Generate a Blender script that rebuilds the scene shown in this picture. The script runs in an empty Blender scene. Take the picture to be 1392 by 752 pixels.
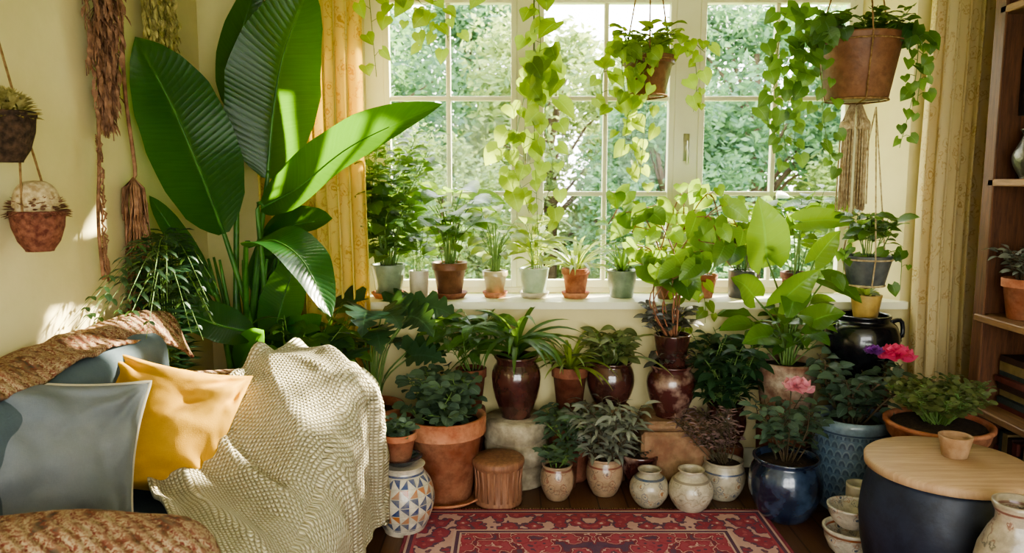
import bpy, math, random, bmesh
from mathutils import Vector, Matrix, noise
R=random.Random(7)
V=Vector
def C(r,g,b):
    f=lambda c:(c/255/12.92) if c/255<=.04045 else ((c/255+.055)/1.055)**2.4
    return (f(r),f(g),f(b),1)
# ---------------------------------------------------------------- node helpers
def N(nt,t,inp=None,**props):
    n=nt.nodes.new(t)
    for k,v in props.items(): setattr(n,k,v)
    for k,v in (inp or {}).items():
        s=n.inputs[k]
        if isinstance(v,bpy.types.NodeSocket): nt.links.new(v,s)
        else: s.default_value=v
    return n
def MIX(nt,f,a,b,mode='MIX'):
    n=N(nt,'ShaderNodeMix',data_type='RGBA',blend_type=mode)
    for i,v in ((0,f),(6,a),(7,b)):
        if isinstance(v,bpy.types.NodeSocket): nt.links.new(v,n.inputs[i])
        else: n.inputs[i].default_value=v
    return n.outputs[2]
def MA(nt,op,a,b=0.0,c=0.0,clamp=False):
    n=N(nt,'ShaderNodeMath',operation=op,use_clamp=clamp)
    for i,v in enumerate((a,b,c)):
        if isinstance(v,bpy.types.NodeSocket): nt.links.new(v,n.inputs[i])
        else: n.inputs[i].default_value=v
    return n.outputs[0]
def RAMP(nt,f,stops,interp='LINEAR'):
    n=N(nt,'ShaderNodeValToRGB',{0:f}); cr=n.color_ramp; cr.interpolation=interp
    while len(cr.elements)<len(stops): cr.elements.new(.5)
    for e,(p,c) in zip(cr.elements,stops): e.position=p; e.color=c
    return n.outputs[0]
def newmat(name):
    m=bpy.data.materials.new(name); m.use_nodes=True; nt=m.node_tree
    return m,nt,nt.nodes['Principled BSDF'],nt.nodes['Material Output']
def tex(nt,kind='Object'):
    return N(nt,'ShaderNodeTexCoord').outputs[kind]
def noise_t(nt,vec,scale,detail=4,rough=.55):
    return N(nt,'ShaderNodeTexNoise',{'Vector':vec,'Scale':scale,'Detail':detail,'Roughness':rough}).outputs[0]
def bump(nt,h,strength,dist=.01):
    return N(nt,'ShaderNodeBump',{'Height':h,'Strength':strength,'Distance':dist}).outputs[0]
def setp(nt,b,col=None,rough=.5,nrm=None,spec=.5,metal=0,coat=0):
    if col is not None:
        if isinstance(col,bpy.types.NodeSocket): nt.links.new(col,b.inputs['Base Color'])
        else: b.inputs['Base Color'].default_value=col
    if isinstance(rough,bpy.types.NodeSocket): nt.links.new(rough,b.inputs['Roughness'])
    else: b.inputs['Roughness'].default_value=rough
    if nrm is not None: nt.links.new(nrm,b.inputs['Normal'])
    b.inputs['Specular IOR Level'].default_value=spec
    b.inputs['Metallic'].default_value=metal
    b.inputs['Coat Weight'].default_value=coat
_mc={}
def simple(name,c1,c2,scale=8,rough=.7,bs=.3,bscale=40,spec=.4,coat=0,lo=.35,hi=.65,metal=0,grime=0):
    if name in _mc: return _mc[name]
    m,nt,b,o=newmat(name); v=tex(nt)
    f=RAMP(nt,noise_t(nt,v,scale),[(lo,(0,0,0,1)),(hi,(1,1,1,1))])
    col=MIX(nt,f,c1,c2)
    if grime: 
        g=RAMP(nt,noise_t(nt,v,scale*3.3,6,.7),[(.45,(0,0,0,1)),(.62,(1,1,1,1))])
        col=MIX(nt,MA(nt,'MULTIPLY',g,grime),col,tuple(x*.4 for x in c1[:3])+(1,))
    setp(nt,b,col,rough,bump(nt,noise_t(nt,v,bscale,5),bs),spec,metal,coat)
    _mc[name]=m; return m
def leafmat(name,c1,c2,vein=None,trans=.4,rough=.4,tc=None,ribs=0,spec=.5):
    m,nt,b,o=newmat(name)
    rnd=N(nt,'ShaderNodeNewGeometry').outputs['Random Per Island']
    col=MIX(nt,rnd,c1,c2)
    uv=N(nt,'ShaderNodeSeparateXYZ',{0:tex(nt,'UV')})
    d=MA(nt,'ABSOLUTE',MA(nt,'SUBTRACT',uv.outputs[0],.5))
    mid=MA(nt,'LESS_THAN',d,.025)
    vn=vein or tuple(min(1,x*1.7+.03) for x in c2[:3])+(1,)
    k=MA(nt,'SUBTRACT',MA(nt,'MULTIPLY',uv.outputs[1],ribs or 9),MA(nt,'MULTIPLY',d,3.0 if not ribs else 6.0))
    s=MA(nt,'ABSOLUTE',MA(nt,'SINE',MA(nt,'MULTIPLY',k,math.pi)))
    rib=MA(nt,'LESS_THAN',s,.13)
    f=MA(nt,'ADD',MA(nt,'MULTIPLY',mid,.6),MA(nt,'MULTIPLY',rib,.22),clamp=True)
    col=MIX(nt,f,col,vn)
    nn=noise_t(nt,tex(nt),14,3)
    col=MIX(nt,MA(nt,'MULTIPLY',nn,.5),col,tuple(x*.45 for x in c1[:3])+(1,))
    setp(nt,b,col,rough,bump(nt,s,.2 if ribs else .22,.004),spec)
    tcc=tc or tuple(min(1,x*2.2) for x in c2[:3])+(1,)
    tcol=MIX(nt,rnd,tuple(x*.55 for x in tcc[:3])+(1,),tcc)
    if ribs:
        st=noise_t(nt,N(nt,'ShaderNodeCombineXYZ',{0:k,1:d}).outputs[0],2.5,4)
        tcol=MIX(nt,MA(nt,'MULTIPLY',st,.7),tcol,tuple(x*.3 for x in tcc[:3])+(1,))
    t=N(nt,'ShaderNodeBsdfTranslucent',{'Color':MIX(nt,MA(nt,'MULTIPLY',f,.6),tcol,vn)})
    mx=N(nt,'ShaderNodeMixShader',{0:trans,1:b.outputs[0],2:t.outputs[0]})
    nt.links.new(mx.outputs[0],o.inputs[0]); return m
# ---------------------------------------------------------------- mesh builder
class MB:
    def __init__(s): s.v=[];s.f=[];s.m=[];s.uv=[]
    def add(s,vs,fs,uvs=None,mat=0):
        o=len(s.v); s.v.extend(tuple(p) for p in vs)
        for f in fs:
            s.f.append(tuple(i+o for i in f)); s.m.append(mat)
            s.uv.extend([(uvs[i] if uvs else (0,0)) for i in f])
    def box(s,c,d,mat=0):
        x,y,z=c;a,b,e=d[0]/2,d[1]/2,d[2]/2
        vs=[(x+i*a,y+j*b,z+k*e) for i in(-1,1) for j in(-1,1) for k in(-1,1)]
        s.add(vs,[(0,1,3,2),(4,6,7,5),(0,4,5,1),(2,3,7,6),(0,2,6,4),(1,5,7,3)],None,mat)
    def tube(s,pts,r0,r1=None,k=6,mat=0):
        r1=r0 if r1 is None else r1; pts=[V(p) for p in pts]; n=len(pts); vs=[];fs=[];uv=[]
        for i,p in enumerate(pts):
            t=(pts[min(i+1,n-1)]-pts[max(i-1,0)]);
            if t.length<1e-9: t=V((0,0,1))
            t.normalize()
            a=t.cross(V((0,0,1)) if abs(t.z)<.9 else V((1,0,0))).normalized(); b=t.cross(a)
            r=r0+(r1-r0)*i/max(1,n-1)
            for j in range(k):
                q=2*math.pi*j/k; vs.append(p+a*math.cos(q)*r+b*math.sin(q)*r); uv.append((j/k,i/n))
        for i in range(n-1):
            for j in range(k):
                a0=i*k+j;a1=i*k+(j+1)%k; fs.append((a0,a1,a1+k,a0+k))
        fs.append(tuple(range(k))[::-1]); fs.append(tuple(range((n-1)*k,n*k)))
        s.add(vs,fs,uv,mat)
    def ribbon(s,pts,nh,W,shape,fold=.15,nc=1,notch=0,wav=0,lobe=0,mat=0,seed=0):
        prof=SH[shape]; n=len(pts); cols=2*nc+1; vs=[];fs=[];uv=[]
        L=sum((pts[i+1]-pts[i]).length for i in range(n-1))
        for i,p in enumerate(pts):
            t=i/(n-1); tg=(pts[min(i+1,n-1)]-pts[max(i-1,0)]).normalized()
            sd=tg.cross(nh)
            if sd.length<1e-4: sd=tg.cross(V((.3,.5,.8)))
            sd.normalize(); nm=sd.cross(tg)
            w=interp(prof,t)*W/2
            if notch and 0<t<1 and i%3==1: w*=1-notch
            for c in range(-nc,nc+1):
                q=c/nc
                pp=p+sd*q*w+nm*(fold*abs(q)**1.3*w)
                if wav: pp=pp+nm*(wav*abs(q)*math.sin(t*17+seed+q*2)*W)
                if lobe and t<.35: pp=pp-tg*(lobe*L*abs(q)*(1-t/.35))
                vs.append(pp); uv.append((.5+q/2,t))
        for i in range(n-1):
            for c in range(cols-1):
                a=i*cols+c; fs.append((a,a+1,a+cols+1,a+cols))
        s.add(vs,fs,uv,mat)
    def leaf(s,base,d,L,W,shape='ovate',droop=.8,fold=.15,n=5,nc=1,notch=0,wav=0,mat=0,up=None,roll=0,face=.4):
        d=V(d).normalized()
        p=V(base); pts=[p.copy()]; h=V((d.x,d.y,0))
        if h.length<.05: h=V((R.uniform(-1,1),R.uniform(-1,1),0))
        h.normalize(); el=math.atan2(d.z,math.hypot(d.x,d.y))
        for i in range(n):
            el2=max(-1.5,el-droop*(i+.5)/n)
            p=p+(h*math.cos(el2)+V((0,0,1))*math.sin(el2))*(L/n); pts.append(p.copy())
        nh=V((-h.x*math.sin(el-droop/2),-h.y*math.sin(el-droop/2),math.cos(el-droop/2)))
        if roll:
            nh=Matrix.Rotation(roll,3,(pts[-1]-pts[0]).normalized())@nh
        if face: nh=(nh+V((0,-face,0))).normalized()
        s.ribbon(pts,nh,W,shape,fold,nc,notch,wav,.22 if shape=='heart' else 0,mat,seed=R.random()*6)
    def keep_in(s,loc,ymax,xmin=-1.485):
        # plants press against the wall / glass instead of passing through it
        out=[]
        for x,y,z in s.v:
            Y=y+loc[1]; X=x+loc[0]
            if Y>ymax: Y=ymax-min(.12,(Y-ymax)*.25)
            if X<xmin: X=xmin+min(.1,(xmin-X)*.25)
            if ymax>4 and X<-.76: X=-.76+min(.05,(-.76-X)*.25)
            out.append((X-loc[0],Y-loc[1],z))
        s.v=out
    def obj(s,name,mats,parent=None,loc=(0,0,0),smooth=True):
        me=bpy.data.meshes.new(name); me.from_pydata(s.v,[],s.f)
        me.polygons.foreach_set('material_index',s.m)
        if smooth: me.polygons.foreach_set('use_smooth',[True]*len(s.f))
        ul=me.uv_layers.new(name='UVMap'); ul.data.foreach_set('uv',[c for p in s.uv for c in p])
        for m in (mats if isinstance(mats,(list,tuple)) else [mats]): me.materials.append(m)
        me.update(); o=bpy.data.objects.new(name,me); bpy.context.collection.objects.link(o)
        o.location=loc
        if parent: o.parent=parent
        return o
def interp(pr,t):
    for (a,x),(b,y) in zip(pr,pr[1:]):
        if t<=b: return x+(y-x)*(t-a)/(b-a)
    return pr[-1][1]
SH=dict(ovate=[(0,.1),(.12,.55),(.3,.92),(.45,1),(.65,.85),(.85,.45),(1,.02)],
 heart=[(0,.5),(.1,.9),(.25,1),(.45,.9),(.65,.62),(.85,.28),(1,.01)],
 lance=[(0,.1),(.2,.7),(.45,1),(.75,.62),(1,.01)],
 strap=[(0,.55),(.3,1),(.7,.75),(1,.02)],
 paddle=[(0,.12),(.06,.45),(.15,.75),(.3,.95),(.5,1),(.7,.88),(.85,.62),(.94,.35),(1,.01)],
 round=[(0,.3),(.15,.8),(.4,1),(.65,.95),(.85,.62),(1,.1)])
def empty(name,loc):
    e=bpy.data.objects.new(name,None); e.empty_display_size=.05; e.location=loc
    bpy.context.collection.objects.link(e); return e
def bez(ps,n=10):
    ps=[V(p) for p in ps]; out=[]
    if len(ps)==2: return [ps[0].lerp(ps[1],i/n) for i in range(n+1)]
    q=[ps[0]*2-ps[1]]+ps+[ps[-1]*2-ps[-2]]; seg=len(ps)-1
    for i in range(n+1):
        u=i/n*seg; k=min(int(u),seg-1); t=u-k; a,b,c,d=q[k:k+4]
        out.append(.5*((2*b)+(c-a)*t+(2*a-5*b+4*c-d)*t*t+(3*b-a-3*c+d)*t*t*t))
    return out
def lathe(name,prof,mat,parent=None,loc=(0,0,0),seg=48,wob=0,smoothn=0):
    if smoothn: prof=[(max(0,p.x),p.z) for p in bez([(r,0,z) for r,z in prof],smoothn)]
    mb=MB(); vs=[];fs=[];uv=[]; n=len(prof)
    for i,(r,z) in enumerate(prof):
        for j in range(seg+1):
            a=2*math.pi*j/seg; rr=r*(1+wob*math.sin(a*3+z*20))
            vs.append((rr*math.cos(a),rr*math.sin(a),z)); uv.append((j/seg,z))
    for i in range(n-1):
        for j in range(seg):
            a=i*(seg+1)+j; fs.append((a,a+1,a+seg+2,a+seg+1))
    mb.add(vs,fs,uv); o=mb.obj(name,mat,parent,loc)
    return o
def potprof(kind,r,h):
    w=max(.008,r*.07)
    P={'terra':[(.66,0),(.9,.78),(.91,.78),(1,.79),(1,.8),(1.01,.99),(.99,1)],
     'taper':[(.7,0),(.73,.02),(1,.97),(1,1)],
     'cyl':[(.9,0),(.95,.03),(1,.95),(1,1)],
     'urn':[(.6,0),(.58,.03),(.72,.15),(.88,.33),(.97,.5),(1,.65),(.97,.75),(.9,.83),(.8,.88),(.78,.92),(.9,.97),(.9,1)],
     'belly':[(.55,0),(.62,.03),(.78,.16),(.9,.3),(.98,.45),(1,.57),(.98,.7),(.92,.82),(.84,.9),(.82,.93),(.9,.97),(.9,1)],
     'vase':[(.5,0),(.56,.03),(.72,.12),(.88,.25),(.97,.37),(1,.48),(.97,.6),(.86,.73),(.66,.83),(.5,.89),(.5,.93),(.6,.98),(.6,1)],
     'bowl':[(.5,0),(.52,.04),(.75,.25),(.93,.6),(.98,.88),(1.02,.9),(1.02,.98),(1,1)],
     'drum':[(.72,0),(.78,.05),(.88,.2),(.95,.4),(1,.62),(.99,.75),(.95,.9),(.98,.93),(.97,1)]}[kind]
    out=[(a*r,b*h) for a,b in P]
    rt=out[-1][0]
    return [(0,0)]+out+[(rt-w,h),(rt-w*1.3,h*.93),(rt-w*1.4,h*.8)], rt-w*1.2
M={}
def pot(parent,kind,r,h,mat,z=0,soil=True,name='pot'):
    pr,ri=potprof(kind,r,h)
    lathe(name,pr,mat,parent,(0,0,z))
    if soil:
        zz=h*.9; ri2=ri
        lathe('soil',[(0,zz+.008),(ri2*.5,zz+.01),(ri2*.95,zz),(ri2*.97,zz-.02)],M['soil'],parent,(0,0,z),24)
        return z+zz
    lathe('inside',[(0,h*.25),(ri*.5,h*.25),(ri*.98,h*.82)],mat,parent,(0,0,z),24)
    return z+h
def saucer(parent,r,mat):
    lathe('saucer',[(0,0),(r*.8,0),(r,.025),(r,.03),(r*.95,.03),(r*.8,.012),(0,.012)],mat,parent)
# ---------------------------------------------------------------- materials
M['soil']=simple('soil_mat',C(40,29,22),C(68,52,38),60,.95,.9,80)
M['terra']=simple('terracotta',C(156,90,62),C(192,136,104),7,.8,.25,60,.25,grime=.4)
M['terra_d']=simple('terracotta_dark',C(104,54,38),C(140,92,70),9,.7,.3,50,.3,grime=.45)
M['terra_b']=simple('brown_clay',C(106,66,44),C(144,104,74),6,.5,.3,50,.4,grime=.4)
M['terra_w']=simple('chalky_clay',C(130,86,68),C(184,168,148),9,.8,.4,50,.25,grime=.45)
M['plum']=simple('plum_glaze',C(42,22,20),C(82,48,42),10,.16,.15,20,.7,.6)
M['plum_w']=simple('weathered_red_glaze',C(68,32,30),C(158,132,118),11,.25,.3,25,.6,.5,.5,.72)
M['navy']=simple('navy_glaze',C(18,26,46),C(66,84,108),9,.18,.2,25,.7,.6,.42,.78)
M['black']=simple('black_glaze',C(12,13,18),C(32,32,38),5,.25,.35,7,.6,.5)
M['drum']=simple('dark_navy_stoneware',C(17,23,38),C(38,46,64),4,.5,.5,9,.45,.0,grime=.5)
M['white']=simple('white_glaze',C(206,198,178),C(180,168,144),8,.3,.15,30,.5,.3,grime=.2)
M['cream']=simple('cream_glaze',C(196,180,138),C(165,140,98),8,.3,.2,30,.5,.3,grime=.2)
M['sage']=simple('sage_glaze',C(130,144,120),C(96,112,92),10,.3,.25,30,.5,.3,grime=.3)
M['celadon']=simple('celadon_glaze',C(180,194,164),C(146,166,138),8,.3,.15,30,.5,.3,grime=.2)
M['grey']=simple('grey_stoneware',C(62,68,70),C(104,106,102),12,.4,.35,40,.4)
M['yellowpot']=simple('ochre_glaze',C(196,164,90),C(150,120,66),8,.35,.2,30,.5,grime=.3)
M['stone']=simple('limestone',C(186,174,148),C(116,104,86),9,.9,.8,22,.2,grime=.5)
M['brick']=simple('reclaimed_brick',C(160,130,100),C(120,84,64),8,.9,.8,30,.2,grime=.45)
M['rope']=simple('jute_rope',C(160,128,90),C(120,90,60),60,.95,.5,200,.1)
M['macrame']=simple('macrame_cord',C(206,188,148),C(162,138,102),60,.95,.5,200,.1)
M['dried_r']=simple('dried_flower_russet',C(166,126,102),C(114,82,64),30,.95,.5,200,.1)
M['dried_y']=simple('dried_flower_straw',C(200,184,124),C(132,124,70),30,.95,.5,200,.1)
M['stemg']=simple('green_stem',C(84,118,54),C(112,138,74),20,.6,.2,60)
M['stemd']=simple('dark_stem',C(64,62,42),C(88,70,50),20,.7,.3,60)
M['stemr']=simple('red_stem',C(120,76,56),C(150,104,76),20,.6,.2,60)
M['frame']=simple('painted_window_frame',C(230,228,198),C(220,216,182),3,.45,.1,30,.4)
def woodmat(name,c1,c2,sc=(1,12,12),rough=.5,ring=6):
    m,nt,b,o=newmat(name)
    v=N(nt,'ShaderNodeMapping',{0:tex(nt),3:sc}).outputs[0]
    n1=noise_t(nt,v,ring,6,.65); n2=noise_t(nt,v,ring*7,4)
    f=MA(nt,'ADD',MA(nt,'MULTIPLY',n1,.8),MA(nt,'MULTIPLY',n2,.2))
    col=RAMP(nt,f,[(.3,c1),(.7,c2)])
    setp(nt,b,col,rough,bump(nt,f,.35,.004),.4); return m
M['wood']=woodmat('bookcase_wood',C(56,34,22),C(114,74,48),(12,12,1))
M['lid']=woodmat('lid_wood',C(150,118,88),C(190,160,126),(1,14,1),.65,4)
M['stool']=woodmat('carved_stool_wood',C(96,60,44),C(158,114,86),(14,14,1.5),.6,4)
M['wood_h']=woodmat('shelf_wood',C(100,70,48),C(156,118,80),(12,1,12))
G={}
G['big']=leafmat('bird_of_paradise_leaf',C(26,70,38),C(42,98,42),C(94,142,62),.5,.3,C(140,214,50),34)
G['bright']=leafmat('bright_vine_leaf',C(92,124,46),C(134,162,62),None,.5,.4,C(196,218,76))
G['lime']=leafmat('lime_leaf',C(106,130,60),C(146,162,84),None,.45,.4,C(200,216,96))
G['mid']=leafmat('mid_green_leaf',C(54,92,48),C(92,126,62),None,.42,.35,C(160,196,74))
G['heart']=leafmat('heart_leaf',C(60,104,42),C(98,138,56),None,.42,.3,C(176,208,70))
G['deep']=leafmat('deep_green_leaf',C(32,60,44),C(56,88,58),None,.3,.36,C(112,152,70))
G['blue']=leafmat('blue_green_leaf',C(62,84,70),C(98,120,96),None,.25,.42,C(124,158,90))
G['grey']=leafmat('silver_leaf',C(112,118,108),C(152,154,138),None,.22,.5,C(146,162,118))
G['mauve']=leafmat('mauve_leaf',C(122,98,104),C(166,136,130),None,.2,.55,C(176,134,130))
G['olive']=leafmat('olive_leaf',C(86,98,58),C(122,132,80),None,.3,.45,C(158,170,80))
G['dusk']=leafmat('dark_purple_leaf',C(58,58,52),C(94,88,76),None,.2,.4,C(108,112,80))
# pattern materials
def patmat(name,kind,base,c1,c2,z0=.0,z1=9,uv_s=(12,12)):
    m,nt,b,o=newmat(name)
    uv=tex(nt,'UV'); sp=N(nt,'ShaderNodeSeparateXYZ',{0:uv})
    mp=N(nt,'ShaderNodeMapping',{0:uv,3:(uv_s[0],uv_s[1],1)}).outputs[0]
    if kind=='mosaic':
        s2=N(nt,'ShaderNodeSeparateXYZ',{0:mp})
        fx=MA(nt,'FRACT',s2.outputs[0]); fy=MA(nt,'FRACT',s2.outputs[1])
        par=MA(nt,'MODULO',MA(nt,'ADD',MA(nt,'FLOOR',s2.outputs[0]),MA(nt,'FLOOR',s2.outputs[1])),2)
        tri=MA(nt,'GREATER_THAN',MA(nt,'ADD',fx,fy),1.0)
        tri2=MA(nt,'GREATER_THAN',fx,fy)
        ck=MIX(nt,par,tri,tri2)
        rowc=MIX(nt,MA(nt,'GREATER_THAN',MA(nt,'MODULO',MA(nt,'FLOOR',s2.outputs[1]),3),1.5),c1,c2)
        col=MIX(nt,ck,base,rowc)
        gr=MA(nt,'MAXIMUM',MA(nt,'GREATER_THAN',MA(nt,'ABSOLUTE',MA(nt,'SUBTRACT',fx,.5)),.46),MA(nt,'GREATER_THAN',MA(nt,'ABSOLUTE',MA(nt,'SUBTRACT',fy,.5)),.45))
        col=MIX(nt,gr,col,C(190,180,160))
    elif kind=='scales':
        s2=N(nt,'ShaderNodeSeparateXYZ',{0:mp}); row=MA(nt,'FLOOR',s2.outputs[1])
        fx=MA(nt,'SUBTRACT',MA(nt,'FRACT',MA(nt,'ADD',s2.outputs[0],MA(nt,'MULTIPLY',row,.5))),.5); fy=MA(nt,'FRACT',s2.outputs[1])
        dd=MA(nt,'SQRT',MA(nt,'ADD',MA(nt,'MULTIPLY',fx,fx),MA(nt,'MULTIPLY',fy,MA(nt,'MULTIPLY',fy,.36))))
        col=RAMP(nt,MA(nt,'ADD',dd,MA(nt,'MULTIPLY',noise_t(nt,mp,1.5,3),.14)),[(.1,c2),(.38,c1),(.52,base),(.6,c2)])
    else:
        vo=N(nt,'ShaderNodeTexVoronoi',{'Vector':mp,'Scale':1.0,'Randomness':.9})
        ns=noise_t(nt,mp,2.5,3)
        a=MA(nt,'ADD',vo.outputs[0],MA(nt,'MULTIPLY',ns,.5))
        f=RAMP(nt,a,[(0,(1,1,1,1)),(.46,(1,1,1,1)),(.5,(0,0,0,1)),(.66,(0,0,0,1)),(.69,(1,1,1,1)),(.75,(0,0,0,1))])
        sel=MA(nt,'GREATER_THAN',noise_t(nt,mp,.8,1),.5)
        col=MIX(nt,f,base,MIX(nt,sel,c1,c2))
    g=MA(nt,'MULTIPLY',MA(nt,'GREATER_THAN',sp.outputs[1],z0),MA(nt,'LESS_THAN',sp.outputs[1],z1))
    bd=MA(nt,'LESS_THAN',MA(nt,'ABSOLUTE',MA(nt,'SUBTRACT',sp.outputs[1],z1+.006)),.004)
    col=MIX(nt,g,base,col); col=MIX(nt,bd,col,c1)
    gg=RAMP(nt,noise_t(nt,tex(nt),22,6,.7),[(.40,(0,0,0,1)),(.64,(1,1,1,1))])
    col=MIX(nt,MA(nt,'MULTIPLY',gg,.6),col,tuple(x*.38 for x in base[:3])+(1,))
    setp(nt,b,col,.3,bump(nt,noise_t(nt,tex(nt),30,4),.25),.5,0,.35); return m
P_mosaic=patmat('mosaic_glaze','mosaic',C(206,196,174),C(34,58,108),C(176,106,56),.03,.25,(20,28))
P_scale=patmat('blue_scale_glaze','scales',C(128,148,160),C(42,64,94),C(96,120,142),.02,.36,(30,26))
P_fl1=patmat('floral_red_glaze','floral',C(164,138,112),C(116,52,42),C(80,70,64),.03,.14,(12,22))
P_fl2=patmat('floral_blue_glaze','floral',C(172,162,140),C(46,66,98),C(146,100,60),.02,.13,(14,24))
P_fl3=patmat('pale_relief_glaze','floral',C(186,174,152),C(130,118,102),C(150,130,104),.02,.14,(10,20))
P_fl4=patmat('orange_bowl_glaze','floral',C(204,194,176),C(170,92,48),C(60,80,110),.05,.09,(16,36))
P_fl5=patmat('painted_tall_vase','floral',C(170,156,134),C(116,68,58),C(66,66,60),.02,.5,(10,18))
# fabrics
def fabric(name,c1,c2,rough=.95,bs=.3,big=5):
    m,nt,b,o=newmat(name); v=tex(nt)
    wv=N(nt,'ShaderNodeMapping',{0:v,3:(1,1,5)}).outputs[0]; wv2=N(nt,'ShaderNodeMapping',{0:v,3:(5,1,1)}).outputs[0]
    h=MA(nt,'ADD',noise_t(nt,wv,110,3),noise_t(nt,wv2,110,3)); nz=noise_t(nt,v,big,5)
    col=MIX(nt,RAMP(nt,nz,[(.35,(0,0,0,1)),(.65,(1,1,1,1))]),c1,c2)
    col=MIX(nt,MA(nt,'MULTIPLY',h,.25),col,tuple(x*.5 for x in c1[:3])+(1,))
    cr=N(nt,'ShaderNodeMapping',{0:v,3:(5,5,9)}).outputs[0]
    hh=MA(nt,'ADD',MA(nt,'MULTIPLY',h,.12),noise_t(nt,cr,1.0,3,.5))
    setp(nt,b,col,rough,bump(nt,hh,bs,.03),.12); b.inputs['Sheen Weight'].default_value=.05
    return m
F_grey=fabric('grey_linen',C(108,114,118),C(130,134,136))
F_slate=fabric('slate_blue_linen',C(78,92,100),C(98,110,116))
F_mustard=fabric('mustard_cotton',C(188,142,48),C(206,160,62))
F_pipe=fabric('piping_cord',C(214,206,184),C(196,186,162))
def tapestry(name,s=13):
    m,nt,b,o=newmat(name); v=tex(nt)
    n1=noise_t(nt,v,s,6,.7); n2=noise_t(nt,N(nt,'ShaderNodeMapping',{0:v,1:(3,5,1)}).outputs[0],s*2.4,5,.7)
    a=MA(nt,'ADD',MA(nt,'MULTIPLY',n1,.6),MA(nt,'MULTIPLY',n2,.4))
    col=RAMP(nt,a,[(.36,C(84,72,62)),(.42,C(122,74,60)),(.465,C(176,154,122)),(.5,C(116,56,50)),(.53,C(184,164,132)),(.565,C(136,88,70)),(.62,C(156,128,98)),(.68,C(96,80,68))],'CONSTANT')
    st=N(nt,'ShaderNodeTexWave',{'Vector':v,'Scale':16,'Distortion':3,'Detail':2},bands_direction='DIAGONAL').outputs[1]
    col=MIX(nt,MA(nt,'MULTIPLY',st,.45),col,C(150,124,96))
    w=MA(nt,'ADD',noise_t(nt,v,150,3),st)
    setp(nt,b,col,.95,bump(nt,w,.9,.008),.1); return m
F_tap=tapestry('tapestry_weave')
def knit():
    m,nt,b,o=newmat('cream_knit_wool'); uv=tex(nt,'UV')
    wob=noise_t(nt,uv,5,1)
    mp=N(nt,'ShaderNodeMapping',{0:uv,3:(82,82,1)}).outputs[0]
    sp=N(nt,'ShaderNodeSeparateXYZ',{0:mp})
    a=MA(nt,'ABSOLUTE',MA(nt,'SINE',MA(nt,'MULTIPLY',MA(nt,'ADD',sp.outputs[0],wob),math.pi)))
    c=MA(nt,'ABSOLUTE',MA(nt,'SINE',MA(nt,'ADD',MA(nt,'MULTIPLY',MA(nt,'ADD',sp.outputs[1],wob),math.pi),MA(nt,'MULTIPLY',a,1.3))))
    h=MA(nt,'MULTIPLY',MA(nt,'POWER',a,.6),MA(nt,'POWER',c,.6))
    nz=noise_t(nt,uv,260,3)
    hh=MA(nt,'ADD',h,MA(nt,'MULTIPLY',nz,.35))
    col=MIX(nt,h,C(160,146,106),C(232,222,192))
    setp(nt,b,col,.95,bump(nt,hh,1.0,.011),.1); b.inputs['Sheen Weight'].default_value=.1
    return m
F_knit=knit()
def curtain_mat(name,c1,c2,motif,tr=.45):
    m,nt,b,o=newmat(name); v=tex(nt,'UV')
    mp=N(nt,'ShaderNodeMapping',{0:v,3:(11,11,1)}).outputs[0]
    vo=N(nt,'ShaderNodeTexVoronoi',{'Vector':mp,'Scale':1,'Randomness':.8}); ns=noise_t(nt,mp,2.2,3)
    a=MA(nt,'ADD',vo.outputs[0],MA(nt,'MULTIPLY',ns,.9))
    f=RAMP(nt,a,[(.52,(0,0,0,1)),(.56,(1,1,1,1)),(.62,(1,1,1,1)),(.66,(0,0,0,1)),(.8,(0,0,0,1)),(.83,(1,1,1,1)),(.88,(0,0,0,1))])
    col=MIX(nt,noise_t(nt,v,3,3),c1,c2); col=MIX(nt,MA(nt,'MULTIPLY',f,.75),col,motif)
    setp(nt,b,col,.9,bump(nt,noise_t(nt,v,400,2),.3,.002),.1)
    t=N(nt,'ShaderNodeBsdfTranslucent',{'Color':col})
    mx=N(nt,'ShaderNodeMixShader',{0:tr,1:b.outputs[0],2:t.outputs[0]}); nt.links.new(mx.outputs[0],o.inputs[0]); return m
CU_L=curtain_mat('yellow_curtain_cloth',C(244,226,146),C(238,214,122),C(206,164,74))
CU_R=curtain_mat('cream_curtain_cloth',C(236,222,178),C(226,208,158),C(196,164,104))
# ---------------------------------------------------------------- room
WL,WR,WB,CE=-1.5,2.47,3.8,2.62
def wallmat():
    m,nt,b,o=newmat('cream_plaster'); v=tex(nt)
    n1=noise_t(nt,v,1.6,6,.6); n2=noise_t(nt,v,30,5)
    col=MIX(nt,RAMP(nt,n1,[(.35,(0,0,0,1)),(.7,(1,1,1,1))]),C(222,210,162),C(202,190,140))
    setp(nt,b,col,.9,bump(nt,MA(nt,'ADD',n1,MA(nt,'MULTIPLY',n2,.15)),.35,.02),.15); return m
MW=wallmat()
def slab(name,boxes,mat):
    mb=MB()
    for c,d in boxes: mb.box(c,d)
    return mb.obj(name,mat,smooth=False)
def bx(x0,x1,y0,y1,z0,z1): return ((x0+x1)/2,(y0+y1)/2,(z0+z1)/2),(x1-x0,y1-y0,z1-z0)
slab('wall_left',[bx(WL-.2,WL,-1.2,4.25,0,CE)],MW)
slab('wall_right',[bx(WR,WR+.2,-1.2,4.25,0,CE)],MW)
OX0,OX1,SZ,OT=-.85,1.93,.82,2.46
mb=MB()
mb.box(*bx(WL,OX0,WB,4.25,0,CE)); mb.box(*bx(OX1,WR,WB,4.25,0,CE))
mb.box(*bx(OX0,OX1,WB,4.25,0,SZ)); mb.box(*bx(OX0,OX1,WB,4.25,OT,CE))
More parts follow.
